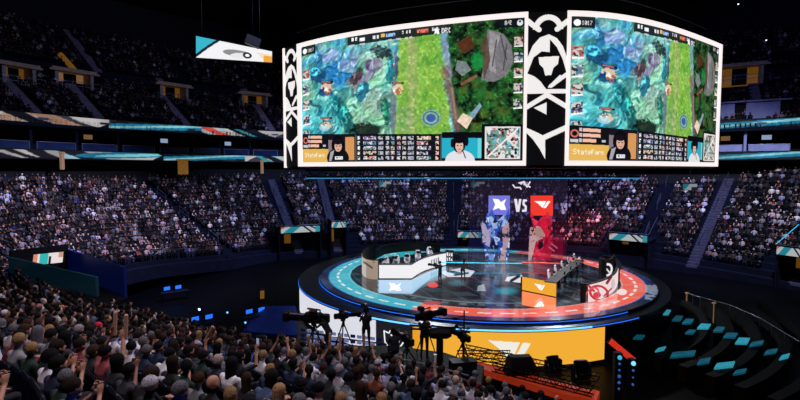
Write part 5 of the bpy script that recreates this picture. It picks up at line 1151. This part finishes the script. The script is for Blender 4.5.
# ------------------------------------------------------------------ hologram gauze
GYp = 46.5; a = at(470, 179, GYp); b = at(566, 263, GYp)
nu, nv = 420, 380; X0, X1 = a.x, b.x; Z0_, Z1_ = .02, a.z
x = np.linspace(X0, X1, nu); z = np.linspace(Z1_, Z0_, nv); XX, ZZ = np.meshgrid(x, z); V = np.stack([XX, np.full_like(XX, GYp), ZZ], -1)
zf = GYp*CP-(ZZ-CAMZ)*SP; X = 400+FPX*XX/zf; Y = 200-FPX*(GYp*SP+(ZZ-CAMZ)*CP)/zf
C = np.zeros(X.shape+(4,)); C[..., :3] = hx('1c1428'); C[..., 3] = .42
wX = X+(fbm(X, Y, 6, 81, 3)-.5)*9; wY = Y+(fbm(X, Y, 6, 85, 3)-.5)*9; nA = fbm(wX, wY*.45, 5, 31, 3); nB = fbm(wX, wY*.5, 2.6, 37, 3)
put(C, Y < 218, '241c30'); C[Y < 216, 3] = .62; put(C, np.clip((X-515)/40, 0, 1)*np.clip((Y-215)/20, 0, 1), '6a0c2c', .7); put(C, np.clip((520-X)/40, 0, 1)*np.clip((Y-215)/20, 0, 1), '14206a', .55)
def P_(m, c, al, k=1.): put(C, m, c, k); C[..., 3] = np.where(m, np.maximum(C[..., 3], al), C[..., 3])
# figures: crystal crest plus torso-like flow
lf = poly(X, Y, [(486, 212), (492, 214), (499, 220), (506, 213), (509, 209), (510, 240), (508, 263), (499, 263), (497, 250), (492, 263), (486, 263), (483, 240), (481, 224), (486, 228)])
def soft(m, q, c, al):
    w_ = m*np.clip(q, 0, 1); put(C, w_, c); C[..., 3] = np.maximum(C[..., 3], al*w_)
soft(lf, (nA-.28)*5, '2450b8', .85); soft(lf, (nB-.48)*5, '86a6e4', .85); soft(lf, (nA-.58)*6, '142e80', .85); soft(lf, (nB-.62)*8, 'dce4fa', .9)
P_(poly(X, Y, [(482, 222), (491, 228), (490, 247), (482, 243)]) & (nB > .3), 'b4a8c4', .75); P_(poly(X, Y, [(502, 228), (509, 222), (509, 240), (504, 263), (499, 262), (503, 245)]) & (nB > .33), 'c09ca4', .75)
P_(poly(X, Y, [(489, 215), (494, 220), (494, 262), (489, 262)]) & (nB > .48), '6f96e4', .85)
P_(poly(X, Y, [(487, 213), (497, 221), (508, 211), (505, 226), (494, 229)]) & (nB > .45), 'a8c0f0', .7)
rf = poly(X, Y, [(531, 217), (538, 221), (545, 214), (552, 220), (553, 240), (550, 263), (531, 263), (529, 244), (534, 230)])
soft(rf, (nA-.26)*5, 'c0183c', .85); soft(rf, (nB-.5)*6, 'f43a58', .85); soft(rf, (nA-.6)*6, '6a0820', .85); P_(poly(X, Y, [(530, 227), (538, 226), (546, 231), (543, 244), (536, 241), (531, 262), (528, 262)]) & (nB > .35), 'c8a0a4', .75)
P_(ell(X, Y, 540, 232, 5.5, 5) < 1, 'b08a84', .8); P_(poly(X, Y, [(543, 214), (547, 222), (553, 232), (548, 240), (540, 226)]) & (nA > .3), 'd81c3c', .85)
P_(segd(X, Y, (552, 244), (557, 248)) < .7, 'e8c8d0', .9); P_(segd(X, Y, (549, 247), (554, 251)) < .7, 'e8c8d0', .9); P_((X > 545) & (X < 563) & (Y > 237) & (Y < 262), '9c1034', .6, .6)
P_((X > 559) & (X < 570) & (Y > 203) & (Y < 216) & (nB > .55) & (np.abs((X-562)+(Y-209)) < 7), 'b8a8d0', .7)
P_((Y > 200) & (Y < 216) & (nB > .72), '5a54a8', .6)
# placards
P_((X > 488.5) & (X < 510) & (Y > 195.5) & (Y < 215), '7878dc', 1.); P_((X > 530.5) & (X < 553) & (Y > 195.5) & (Y < 215.5), 'f03c30', 1.)
drx_logo(C, X, Y, 499.5, 204.5, 13.5, 11.5); t1_logo(C, X, Y, 542.2, 204.6, 16.5, 7.)
P_(poly(X, Y, [(487, 217), (492, 209), (495, 216)]) | poly(X, Y, [(505, 217), (509, 208), (510, 217)]), '3050b8', .9, .8); P_(poly(X, Y, [(530, 217), (531, 211), (534, 217)]) | poly(X, Y, [(544, 218), (547, 211), (552, 219)]), 'd82838', .9, .9)
def pol2(pts, c='ece4ee'): P_(poly(X, Y, pts), c, 1.)
pol2([(514, 199), (517, 199), (518, 206), (519, 199), (521.5, 199), (519.3, 212), (516.3, 212)])
for s_ in (((526, 200.5), (523.8, 200.5)), ((523.8, 200.5), (523.6, 204.5)), ((523.6, 204.5), (525.8, 206.5)), ((525.8, 206.5), (525.6, 210.5)), ((525.6, 210.5), (523, 210.8))): P_(segd(X, Y, *s_) < 1.1, 'ece4ee', 1.)
for s_ in (((513, 185), (515, 187.5)), ((515, 187.5), (520, 187.5)), ((520, 187.5), (521, 189)), ((521, 184), (524, 181.5)), ((524, 181.5), (527, 187)), ((527, 187), (530, 182)), ((524, 184), (530, 187)), ((519, 183), (523, 182))): P_(segd(X, Y, *s_) < .7, 'e8e0ec', 1.)
P_(ell(X, Y, 526, 184, 3.2, 2.4) < 1, 'd8d0dc', .8, .5)
vs_ = empty('hologram_screen', ((X0+X1)/2, GYp, 0), 0, 'see-through versus screen with blue and red team placards standing on the stage', 'screen')
local(vs_, grid_mesh('gauze', V, C, M['holo']))
for nm, xx in (('side_post', X0-.05), ('side_post', X1+.05)): local(vs_, MB().box((xx, GYp, Z1_/2), (.06, .06, Z1_), bev=.01).build(nm, M['black']))
local(vs_, MB().box(((X0+X1)/2, GYp, Z1_+.06), (X1-X0+.2, .1, .12), bev=.02).build('top_bar', M['black']))
# light strip at the back rim: cyan left, red right
for nm, p0, p1, m_, lb in (('light_strip', 440, 522, M['cyan_e'], 'cyan light line across the back of the stage, left half'), ('light_strip', 522, 563, M['red_e'], 'red light line across the back of the stage, right half')):
    mb = MB(); mb.tube(onz(p0, 262.5, .45)+Vector((0, 0, 0)), onz(p1, 263.5, .45), .05, n=6); tag(mb.build(nm, m_), lb, 'light')
# projector boxes / foot lamps of the gauze: crossed glass figures stands
# ------------------------------------------------------------------ truss deck with fixtures in front of the stage (right)
ZD = .7
dk = [onz(468, 364, ZD), onz(548, 379.5, ZD), onz(598, 388, ZD), onz(596, 399, ZD), onz(563, 397, ZD), onz(478, 372, ZD)]
dk = [at(468, 364, 20.2), at(600, 392, 17.2), at(596, 400, 16.5), at(558, 391.5, 17.1), at(474, 370.5, 19.4)]
mb = MB(); mb.prism([(p.x, p.y) for p in dk], ZD-.25, ZD); e = empty('stage_deck', (0, 0, 0), 0, 'narrow orange red lit deck running in front of the yellow stage panel', 'deck'); mb.build('deck_top', M['orange'], e)
mb = MB(); mb.prism([((p.x-dk[0].x)*.96+dk[0].x+.1, (p.y-dk[0].y)*.96+dk[0].y-.05) for p in dk], -2.6, ZD-.25); mb.build('deck_frame', M['black'], e)
def truss(a, b, s, label, n=14):
    a, b = Vector(a), Vector(b); e = empty('lighting_truss', a, 0, label, 'truss'); d = b-a; nn = Vector((-d.y, d.x, 0)).normalized()*s; upv = Vector((0, 0, s))
    for k in range(4): o_ = (nn if k & 1 else Vector())+(upv if k & 2 else Vector()); MB().tube(o_, d+o_, .028, n=6).build('chord', M['blackmetal'], e)
    mb = MB()
    for i in range(n):
        p, q = d*(i/n), d*((i+1)/n); u0, u1 = (Vector(), upv) if i % 2 else (upv, Vector())
        mb.tube(p+u0, q+u1, .016, n=4); mb.tube(p+u0+nn, q+u1+nn, .016, n=4); mb.tube(p+upv, p+upv+nn, .016, n=4)
    mb.build('bracing', M['blackmetal'], e)
a = at(462, 366, 20.4); b = at(600, 393, 17.4); truss((a.x, a.y, ZD+.05), (b.x, b.y, ZD+.05), .38, 'black truss lying along the orange deck under the moving head lights', 22)
a = at(492, 372, 18.9); b = at(592, 397.5, 16.7); truss((a.x, a.y, ZD+.02), (b.x, b.y, ZD+.02), .26, 'low black truss along the near edge of the orange deck', 20)
a = at(458, 362, 22.5); b = at(512, 370, 22.5); truss((a.x, a.y, a.z), (b.x, b.y, a.z), .4, 'upper black truss crossing the lower edge of the yellow panel')
p = at(521, 372.5, 18.8); e = empty('wedge_speaker', (p.x, p.y, p.z), .1, 'black wedge shaped stage monitor left of the two moving head lights', 'speaker')
mb = MB(); mb.loft([[(-.66, -.3, -.02), (.66, -.3, -.02), (.66, .3, -.02), (-.66, .3, -.02)], [(-.62, -.3, .15), (.62, -.3, .15), (.6, .3, .15), (-.6, .3, .15)], [(-.42, 0, .62), (.42, 0, .62), (.42, .3, .62), (-.42, .3, .62)]], smooth=False); mb.build('cabinet', M['black'], e)
mb = MB(); mb.slab([(-.5, -.29, .18), (.5, -.29, .18), (.36, -.03, .56), (-.36, -.03, .56)], (0, -.02, .01)); mb.build('grille', M['blackmetal'], e)
def moving_head(px, py, Y, label, k=1., tilt=.4):
    p = at(px, py, Y); e = empty('moving_head_light', p, .2, label, 'stage light'); e.scale = (k, k, k)
    MB().box((0, 0, .08), (.48, .38, .16), bev=.03).build('base', M['black'], e)
    mb = MB()
    for s in (-1, 1): mb.box((s*.27, 0, .36), (.07, .18, .46), bev=.025)
    mb.box((0, 0, .18), (.58, .2, .06), bev=.02); mb.build('yoke', M['black'], e)
    R = Matrix.Rotation(tilt, 3, 'X'); c = Vector((0, 0, .5)); mb = MB(); ax = R@Vector((0, 0, 1))
    mb.tube(c-ax*.26, c+ax*.18, .17, .22, 16); mb.sphere(c-ax*.2, .19, 14, 8, (1, 1, .7)); hd = mb.build('head', M['blackmetal'], e)
    MB().tube(c+ax*.18, c+ax*.2, .19, .19, 16).build('lens', M['blue_e'] if False else mat('lamp_lens', '10182c', .1), hd)
moving_head(553, 376, 18.2, 'left one of two black moving head lights before the yellow panel', 1.1, -.5); moving_head(581, 383, 17.2, 'right one of two black moving head lights before the yellow panel', 1.18, -.3)
# red lit slanting piece, light built in as glowing blocks; blue beaded tower
a = at(609, 340, 21.); b = at(633, 360, 21.); e = empty('red_lit_piece', a, 0, 'red lit slanted piece with added glow right of the yellow panel end', 'stage light'); d = b-a
R = d.to_track_quat('X', 'Z').to_matrix(); MB().box(d/2, (d.length, .12, .34), M=R, bev=.02).build('housing', M['black'], e)
for i in range(4): c = d*((i+.5)/4); MB().box(c+Vector((0, -.1, .0)), (d.length/4.6, .06, .26), M=R).build('lamp', M['red_e'], e)  # glowing blocks stand in for red light on the piece
e = empty('beaded_light_tower', (at(617, 386, 19).x, 19, -2.6), 0, 'dark light tower with a column of small blue lamps right of the panel', 'stage light')
zt_ = at(617, 352, 19).z; MB().box((0, 0, (zt_+2.6)/2), (.3, .3, zt_+2.6), bev=.03).build('mast', M['black'], e)
for i in range(6):
    zz = at(617, 356+i*6.2, 19).z+2.6; MB().sphere((0, -.17, zz), (.09, .05, .045, .07, .06, .045)[i], 10, 6).build('lamp', M['cyan_e'] if i == 0 else M['blue_dim'], e)
e = empty('beaded_light_tower', (at(631, 386, 18.5).x, 18.5, -2.6), 0, 'shorter blue lamp tower at the foot of the red lit piece', 'stage light')
MB().box((0, 0, 2.), (.25, .25, 4.), bev=.03).build('mast', M['black'], e)
for i in range(4): zz = at(631, 362+i*7, 18.5).z+2.6; MB().sphere((0, -.14, zz), (.09, .05, .035, .05)[i], 10, 6).build('lamp', M['blue_hot'] if i == 0 else M['blue_dim'], e)
# ------------------------------------------------------------------ floor seating decks right of the stage with teal reflections made as glowing tops
teal = [(663, 314, 668, 311), (672, 320, 680, 317), (682, 323, 691, 320), (697, 328, 708, 325), (713, 331, 722, 328), (723, 337, 735, 334), (735, 343, 747, 339), (749, 346, 762, 343), (764, 354, 776, 351), (779, 359, 788, 356),
        (622, 331, 632, 330), (633, 338, 642, 336), (655, 351, 664, 349), (670, 357, 694, 353), (697, 364, 709, 360), (714, 368, 733, 364), (733, 374, 745, 371), (685, 333, 693, 331)]
for i, (x0, y1, x1, y0) in enumerate(teal):
    zf_ = -1.6; p = [onz(x0, y1, zf_), onz(x1, y1+.3, zf_), onz(x1+3, y0-1.2, zf_), onz(x0+4, y0-1.6, zf_)]
    if y1 > 345: p = [onz(x0, y1, zf_), onz(x1, y1-2, zf_), onz(x1+2, y0-3, zf_), onz(x0+3, y0-1, zf_)]
    c = sum((Vector(q) for q in p), Vector())/4; e = empty('bench_block', (c.x, c.y, -2.6), 0, None, 'bench', 'teal lit bench tops on the floor right of the stage')
    e['label'] = '%s teal lit bench top of the %s row on the dark floor right of stage' % (['first', 'second', 'third', 'fourth', 'fifth', 'sixth', 'seventh', 'eighth', 'ninth', 'tenth', 'first', 'second', 'third', 'fourth', 'fifth', 'sixth', 'seventh', 'eighth'][i], 'outer' if i < 10 else 'inner')
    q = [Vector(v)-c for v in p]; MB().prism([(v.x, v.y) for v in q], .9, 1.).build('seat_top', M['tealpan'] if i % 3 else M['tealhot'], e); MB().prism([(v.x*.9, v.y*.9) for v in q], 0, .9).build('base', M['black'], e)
# curved black barrier rows between them
for k, R_c in enumerate((16.2, 17.6, 19.0, 20.4, 21.8)):
    mb = MB(); aa = np.linspace(math.radians(-62), math.radians(-8), 50); mb.wall([(SCX+R_c*math.cos(t), SCY+R_c*math.sin(t)) for t in aa], -2.6, -1.75, .5)
    e = tag(mb.build('floor_bench', M['black']), '%s curved dark bench row on the floor right of the stage, counting from stage' % ['first', 'second', 'third', 'fourth', 'fifth'][k], 'bench')
# dotted cable rail leading right
mb = MB(); pts = [onz(x_, y_, -1.2) for x_, y_ in ((686, 293), (700, 297), (730, 305), (760, 318), (785, 333), (800, 342))]; mb.path(pts, .03, 5)
rl = empty('floor_barrier', pts[0], 0, 'long low crowd barrier curving across the dark floor at right', 'barrier'); mb.v = [tuple(Vector(v)-pts[0]) for v in mb.v]; mb.build('top_rail', M['rail'], rl)
for a, b in zip(pts[:-1], pts[1:]):
    for t in (0, .5): c = a.lerp(b, t)-pts[0]; MB().tube(c, c+Vector((0, 0, -1.4)), .025, n=6).build('post', M['rail'], rl)
for px, py, nmx in ((687, 293, 'left'), (714, 303, 'right')):
    q = onz(px, py, -1.1); tag(MB().sphere(q, .11, 10, 6, (1.6, 1, .6)).tube(q, q+Vector((0, 0, -1.5)), .03).build('floor_lamp', M['warm']), '%s of two small warm lamps on the dark floor right of stage' % nmx, 'light')
# ------------------------------------------------------------------ far lower portals
def low_portal(px, label, wdt=4.4, screen=True, dz=0., lit=True):
    u = lower.u_at_px(px, 0, 35); p, _ = curve_pt(lower, u, -.3); q, _ = curve_pt(lower, u+1, -.3); t = (q-p).normalized(); ang = math.atan2(t.y, t.x); z = float(np.interp(u, lower.L, lower.c[:, 2]))+dz
    e = empty('arena_portal', p+Vector((0, 0, z)), ang, label, 'entrance')
    MB().box((0, 1.2, 1.75), (wdt+.4, 3.2, .18), bev=.03).build('canopy', M['navy'], e)
    for s in (-1, 1): MB().box((s*wdt/2, 1.2, .2), (.15, 3., 3.1+dz), bev=.02).build('side_wall', M['navy'], e)
    MB().box((0, 2.5, -.2), (wdt, .1, 3.4)).build('dark_opening', M['black'], e)
    if lit: MB().box((-wdt*.22, 2.2, -.1), (wdt*.16, .1, 2.4), bev=.02).build('lit_doorway', M['amber'], e)
    if screen:
        V, U_, Q_ = quad_canvas(0, -.45, 1.95, wdt*.94, .75, 0, 90, 24); C = np.zeros(U_.shape+(3,)); C[:] = hx('d0d8dc'); put(C, (U_+Q_*.2 > .25) & (U_+Q_*.2 < .5), '1f9cb0'); put(C, (U_-Q_*.2 > .55) & (U_-Q_*.2 < .62), '14181e'); put(C, (U_+Q_*.3 < .12), 'c86a4c'); put(C, (U_-Q_*.3 > .72) & (U_-Q_*.3 < .8), '1c1c20'); put(C, (U_ > .88), '3aa6b8')
        grid_mesh('header_screen', V, C*.8, M['scr'], e)
    MB().tube((-wdt/2, -.45, 2.5), (wdt/2, -.45, 2.5), .03, n=6).build('top_rail', M['rail'], e)
    for s in (-1, 1): MB().tube((s*wdt/2, -.45, 2.5), (s*(wdt/2+.0), 3.5, 4.2), .035, n=6).build('slanted_rail', M['cyan_e'] if px > 700 else M['rail'], e)
    return e
low_portal(298, 'arena entrance with bright header screen left of the stage, below two aisles', 5.2, dz=1.0); low_portal(337, 'small arena entrance with warm doorway behind the left team desk', 2.0, dz=1.5)
low_portal(470, 'arena entrance with header screen seen beside the versus screen', 3.2); low_portal(628, 'arena entrance with colourful header screen and amber doorway right of the stage', 4.4, dz=.3); low_portal(795, 'arena entrance with cyan rails and header screen at the right edge', 2.6, dz=1.1)
def sign(px, py, Y, w_, h_, label):
    p = at(px, py, Y); e = empty('hanging_sign', p, 0, label, 'display'); MB().box((0, .08, 0), (w_+.1, .12, h_+.1), bev=.02).build('casing', M['black'], e)
    V, U_, Q_ = quad_canvas(0, 0, 0, w_, h_, 0, 30, 14); C = np.zeros(U_.shape+(3,)); C[:] = hx('b8c4c8'); put(C, U_+Q_*.4 < .5, '1f8ca0'); put(C, (U_ > .6) & (Q_ > .5), '20242c'); grid_mesh('screen', V, C*.7, M['scr'], e); MB().tube((0, .1, h_/2), (0, .1, 5.), .03, n=5).build('hanger', M['black'], e)
sign(385, 184, 66, 1.6, .7, 'small lit sign above the far crowd left of the versus screen'); sign(690, 187, 55, 1.6, .7, 'small lit sign above the right aisle stair'); sign(478, 184, 66, 1.8, .6, 'small lit sign at the upper left corner of the versus screen')
# amber columns in the concourse behind the lower bowl, left
for px, py, Y, lb in ((183, 167, 66, 'amber lit concourse column in the left stand below the ribbon boards'), (62, 161, 58, 'thin pale lit column at the far left below the ribbon boards'), (262, 167, 74, 'short pale lit column near the left edge of the video board')):
    p = at(px, py, Y-4); w_ = 1.2 if px == 183 else .35; tag(MB().box((p.x, p.y, p.z), (w_, .4, 1.9), bev=.05).box((p.x, p.y, p.z+.9), (w_*1.3, .5, .2), bev=.03).build('lit_column', M['warm'] if px != 183 else M['amber']), lb, 'column')
# ------------------------------------------------------------------ left tunnel box
e = empty('tunnel_entrance', (Nin.x, Nin.y, 0), 0, 'sunken tunnel entrance with teal near wall and blue far wall in the left stand', 'entrance')
def twall(a, b, z0, z1, m, nm, t=.15): mb = MB(); mb.wall([(a.x, a.y), (b.x, b.y)], z0, z1, t); return local(e, mb.build(nm, m))
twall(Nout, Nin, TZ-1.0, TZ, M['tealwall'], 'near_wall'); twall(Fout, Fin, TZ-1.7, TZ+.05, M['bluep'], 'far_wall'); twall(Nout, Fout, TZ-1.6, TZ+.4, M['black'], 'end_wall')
c = (Nin+Fin)/2; local(e, MB().prism([(Nout.x, Nout.y), (Nin.x, Nin.y), (Fin.x, Fin.y), (Fout.x, Fout.y)], TZ-1.75, TZ-1.6).build('tunnel_floor', M['black']))
A2, B2, C2, D2 = at(32, 261, 30.5), at(37, 262.5, 30.0), at(64, 258, 31.0), at(55, 254, 31.5)
p0, p1 = at(33, 260, 30.6), at(63, 257, 31.2)
d_ = p1-p0; V = np.zeros((16, 60, 3)); C = np.zeros((16, 60, 3)); U_, Q_ = np.meshgrid(np.linspace(0, 1, 60), np.linspace(0, 1, 16))
for i in range(3): V[..., i] = (p0[i]+d_[i]*U_)+(0, -.12, -.55)[i]*(Q_-.5)*1.2
C[:] = hx('e8dcdc'); put(C, (U_ > .22) & (U_ < .5), '35b4b4'); put(C, (U_ < .14), 'd88a70'); put(C, (U_ > .52) & (U_ < .6) & (Q_ > .3), '202028'); put(C, (U_ > .84) & (Q_ < .5), 'c89a88')
s_ = empty('tunnel_header_screen', p0, 0, 'small bright LED header screen over the left tunnel entrance', 'display'); local(s_, grid_mesh('screen', V, C, M['scr'])); mb = MB(); mb.slab([p0+Vector((0, .15, .35)), p1+Vector((0, .15, .35)), p1+Vector((0, .15, -.35)), p0+Vector((0, .15, -.35))], (0, .12, 0)); local(s_, mb.build('housing', M['black']))
for s in (.1, .9): pp = p0.lerp(p1, s); local(s_, MB().tube(pp+Vector((0, .2, -.3)), pp+Vector((0, .2, -2.4)), .04).build('post', M['black']))
# rails near
row_rail(2, 30, 4, 'silver rail before a row at the left edge, above the white shirted man'); row_rail(83, 118, 3, 'silver rail between rows right of the orange cap'); row_rail(150, 200, 1, 'silver rail along a front row left of the stage'); row_rail(395, 470, 0, 'grey rail along the front of the near stand below the crane')
# front parapet of near stand at right
u0, u1 = lower.u_at_px(445, 0), lower.u_at_px(640, 0); pts = []
for u in np.linspace(min(u0, u1), max(u0, u1), 14): p, _ = curve_pt(lower, u, -.12); pts.append((p.x, p.y))
zz = float(np.interp(u0, lower.L, lower.c[:, 2])); mb = MB(); mb.wall(pts, zz-1.2, zz+.75, .12); e = tag(mb.build('front_parapet', mat('parapet_grey', '4a4c60', .6, noise=.2)), 'grey front parapet wall of the near stand under the orange deck', 'wall')
# ------------------------------------------------------------------ dark floor left of stage: blue lit equipment
def blk(px, py, z, w_, d_, h_, label, cat, nm, m, rz=.3):
    p = onz(px, py, z); e = empty(nm, (p.x, p.y, z), rz, label, cat); return e
def table(px, py, label, mon=True):
    p = onz(px, py, -2.6); e = empty('production_table', p, .6, label, 'table'); MB().box((0, 0, .75), (2.2, .8, .06), bev=.01).build('tabletop', M['navy'], e)
    for sx in (-1, 1):
        for sy in (-1, 1): MB().tube((sx*1.02, sy*.33, 0), (sx*1.02, sy*.33, .73), .025, n=6).build('leg', M['blackmetal'], e)
    if mon:
        for k, s in enumerate((-.6, .3)):
            m_ = empty('monitor', p+Matrix.Rotation(.6, 3, 'Z')@Vector((s, .1, .78)), .8, 'blue lit monitor on the production table, %s one (%s)' % (['left', 'right'][k], label.split(' ', 1)[1]) if False else '%s blue monitor on the %s' % (['left', 'right'][k], label), 'monitor')
            MB().box((0, 0, .3), (.55, .05, .34), bev=.01).build('casing', M['black'], m_); MB().box((0, -.03, .3), (.5, .01, .29)).build('screen', M['blue_e'], m_); MB().tube((0, .02, 0), (0, .02, .2), .03).build('stand', M['black'], m_)
table(205, 333, 'production table on dark floor left of the stage', True); table(258, 325, 'production table nearest the white stage panel', True); table(175, 300, 'production table deep in the dark left floor', True)
for px, py, h_, lb in ((200, 309, .5, 'low'), (228, 312, 1.2, 'tall'), (246, 322, .8, 'middle')):
    p = onz(px, py, -1.4); e = empty('blue_floor_light', (p.x, p.y, -2.6), 0, '%s blue floor light on a stand left of the stage' % lb, 'stage light'); MB().tube((0, 0, 0), (0, 0, 1.1), .03).build('stand', M['blackmetal'], e); MB().tube((0, 0, 0), (0, 0, .04), .25, .2, 12).build('base', M['black'], e)
    hd = MB().tube((0, .1, 1.2), (0, -.12, 1.2), .12, .15, 12).build('lamp_head', M['black'], e); MB().tube((0, -.12, 1.2), (0, -.14, 1.2), .07 if lb != 'low' else .09, .07, 12).build('lens', M['whitee'] if lb == 'low' else M['blue_hot'], hd)
# ramp next to the stage, blue light put into its colour
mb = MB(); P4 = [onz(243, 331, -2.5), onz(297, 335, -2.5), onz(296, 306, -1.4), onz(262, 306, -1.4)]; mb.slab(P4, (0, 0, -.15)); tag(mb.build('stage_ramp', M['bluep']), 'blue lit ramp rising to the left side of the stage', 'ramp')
p = onz(262, 301, -2.6); e = empty('lit_cabinet', p, .4, 'small amber lit cabinet on the dark floor left of the stage', 'cabinet'); MB().box((0, 0, .55), (.5, .4, 1.1), bev=.03).build('carcass', M['black'], e); MB().box((0, -.21, .6), (.34, .02, .7), bev=.0).build('lit_front', M['amber'], e)
# benches of cameras floor: pale seat rows seen before white panel
for k in range(4):
    a, b = at(303, 330+k*5, 26-k*1.1), at(386, 342+k*5.2, 24.4-k*1.1); e = empty('bench_row', a, 0, '%s row of floor seats before the white stage panel, counting from the stage' % ORD[k], 'seats'); d = b-a; d.z = 0; n = 13; R = math.atan2(d.y, d.x)
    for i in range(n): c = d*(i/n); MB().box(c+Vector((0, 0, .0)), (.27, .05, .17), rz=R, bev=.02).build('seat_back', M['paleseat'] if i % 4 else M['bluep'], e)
    MB().tube(Vector((0, 0, -.2)), d+Vector((0, 0, -.2)), .04).build('beam', M['blackmetal'], e)
    for s in (0, .5, 1): MB().tube(d*s+Vector((0, 0, -.2)), d*s+Vector((0, 0, -2.6-a.z)), .04).build('post', M['blackmetal'], e)
# ------------------------------------------------------------------ held things near
def held(j, kind, label, off, rot=0.):
    if j not in PR: return
    p = PR[j][0]; Rz = Matrix.Rotation(p.rotation_euler.z, 3, 'Z'); w_ = p.location+Rz@Vector(off)*p.scale.x
    if kind == 'stick': o = MB().tube((0, 0, -.1), (.0, .02, .26), .03, .034, 12).sphere((0, .02, .26), .034, 12, 6).sphere((0, 0, -.1), .03, 12, 6).build('cheering_stick', mat('beige_stick', 'd0a088', .4, noise=.1)); tag(o, label, 'cheering stick')
    elif kind == 'phone': o = MB().box((0, 0, 0), (.075, .01, .15), bev=.004).build('mobile_phone', mat('phone_glow', '8090a8', .3, emit='a0b0d0', es=.5)); tag(o, label, 'phone')
    elif kind == 'cup': o = MB().tube((0, 0, -.06), (0, 0, .1), .034, .044, 14).tube((0, 0, .1), (0, 0, .115), .047, .045, 14).build('paper_cup', M['white']); tag(o, label, 'cup')
    o.location = w_; o.rotation_euler = (0, rot, p.rotation_euler.z)
held(19, 'stick', 'left beige cheering stick raised by the fan in dull red', (-.16, .25, 1.5)); held(19, 'stick', 'right beige cheering stick raised by the fan in dull red', (.16, .25, 1.5))
held(9, 'phone', 'glowing phone held up by the black-haired fan near the blond woman', (.22, .29, 1.47)); held(15, 'cup', 'white paper cup raised at the bottom centre of the near stand', (.22, .3, 1.5)); held(20, 'stick', 'beige cheering stick held left of the fair-haired man', (.22, .28, 1.45), .6)
held(11, 'stick', 'left beige cheering stick raised below the white stage panel', (-.16, .25, 1.5)); held(11, 'stick', 'right beige cheering stick raised below the white stage panel', (.16, .25, 1.5)); held(12, 'stick', 'beige cheering stick raised below the standing camera operator', (-.16, .25, 1.5))
# roof spot lamps seen as tiny lights
for px, py, lb in ((766, 40, 'tiny white roof lamp in the dark upper right'), (738, 4, 'tiny white roof lamp at the top edge above the right screen')):
    p = at(px, py, 60); e = empty('roof_lamp', p, 0, lb, 'light'); MB().tube((0, 0, 0), (0, 0, .35), .16, .12, 10).build('housing', M['black'], e); MB().sphere((0, -.05, 0), .09, 8, 6).build('bulb', M['whitee'], e); MB().tube((0, 0, .3), (0, 0, 36-p.z), .03, n=5).build('hanger', M['black'], e)
# roof trusses: dim structures at upper right
for i, (px, py) in enumerate(((690, 8), (640, 2))):
    pass
# ------------------------------------------------------------------ lights
def spot(loc, tgt, power, size, col, blend=.6, rad=1.):
    l = bpy.data.lights.new('spot_light', 'SPOT'); l.energy = power; l.spot_size = math.radians(size); l.spot_blend = blend; l.color = col; l.shadow_soft_size = rad
    o = bpy.data.objects.new('spot_light', l); COL.objects.link(o); o.location = loc; o.rotation_euler = (Vector(tgt)-Vector(loc)).to_track_quat('-Z', 'Y').to_euler(); return o
VIO = (.62, .66, 1.0); WHT = (.92, .86, 1.0); BLU = (.25, .4, 1.0); RED = (1, .12, .12)
spot((-6, 38, 30), (-26, 46, 3), 50000, 60, (.62, .62, 1.))          # left lower bowl
spot((-12, 30, 30), (-30, 36, 4), 12000, 55, (.66, .62, 1.))
spot((2, 54, 24), (-4, 71, 3), 27000, 95, (.42, .52, 1.))        # far centre
spot((28, 34, 30), (36, 54, 4), 42000, 55, (.66, .72, 1.))           # right lower bowl
spot((20, 52, 24), (26, 63, 3), 15000, 75, (.36, .34, 1.))
spot((20, 54, 9), (23.5, 62.5, 1.2), 9000, 42, RED)           # red on crowd behind stage
spot((-10, 50, 33), (-34, 68, 20), 6500, 85, (.5, .55, 1.0))     # upper left
spot((24, 40, 33), (46, 60, 18), 4500, 80, (.3, .35, 1.0))     # upper right
spot((6, 20, 24), (-2, 9, 5), 9500, 60, (.86, .8, 1.0))     # near crowd from the front
spot((-3, 4, 22), (-4, 11, 4), 4600, 85, (1., .84, .86))
spot((-10, 24, 22), (-12, 18, 3), 5500, 70, (.85, .74, 1.))
for x_, y_, tx_, ty_ in ((-2, 31, 0, 38), (12, 30, 12, 36), (3, 46, 2, 40), (15, 46, 15, 38)): spot((x_, y_, 8.2), (tx_, ty_, 0), 4200, 100, (.9, .92, 1.), rad=.3)     # stage wash
spot((-14, 34, 10), (-9, 30, -2.5), 400, 60, BLU)
spot((14, 16, 7), (9, 18.5, .6), 500, 70, (1., .3, .12))  # unseen orange lamp added to colour the deck
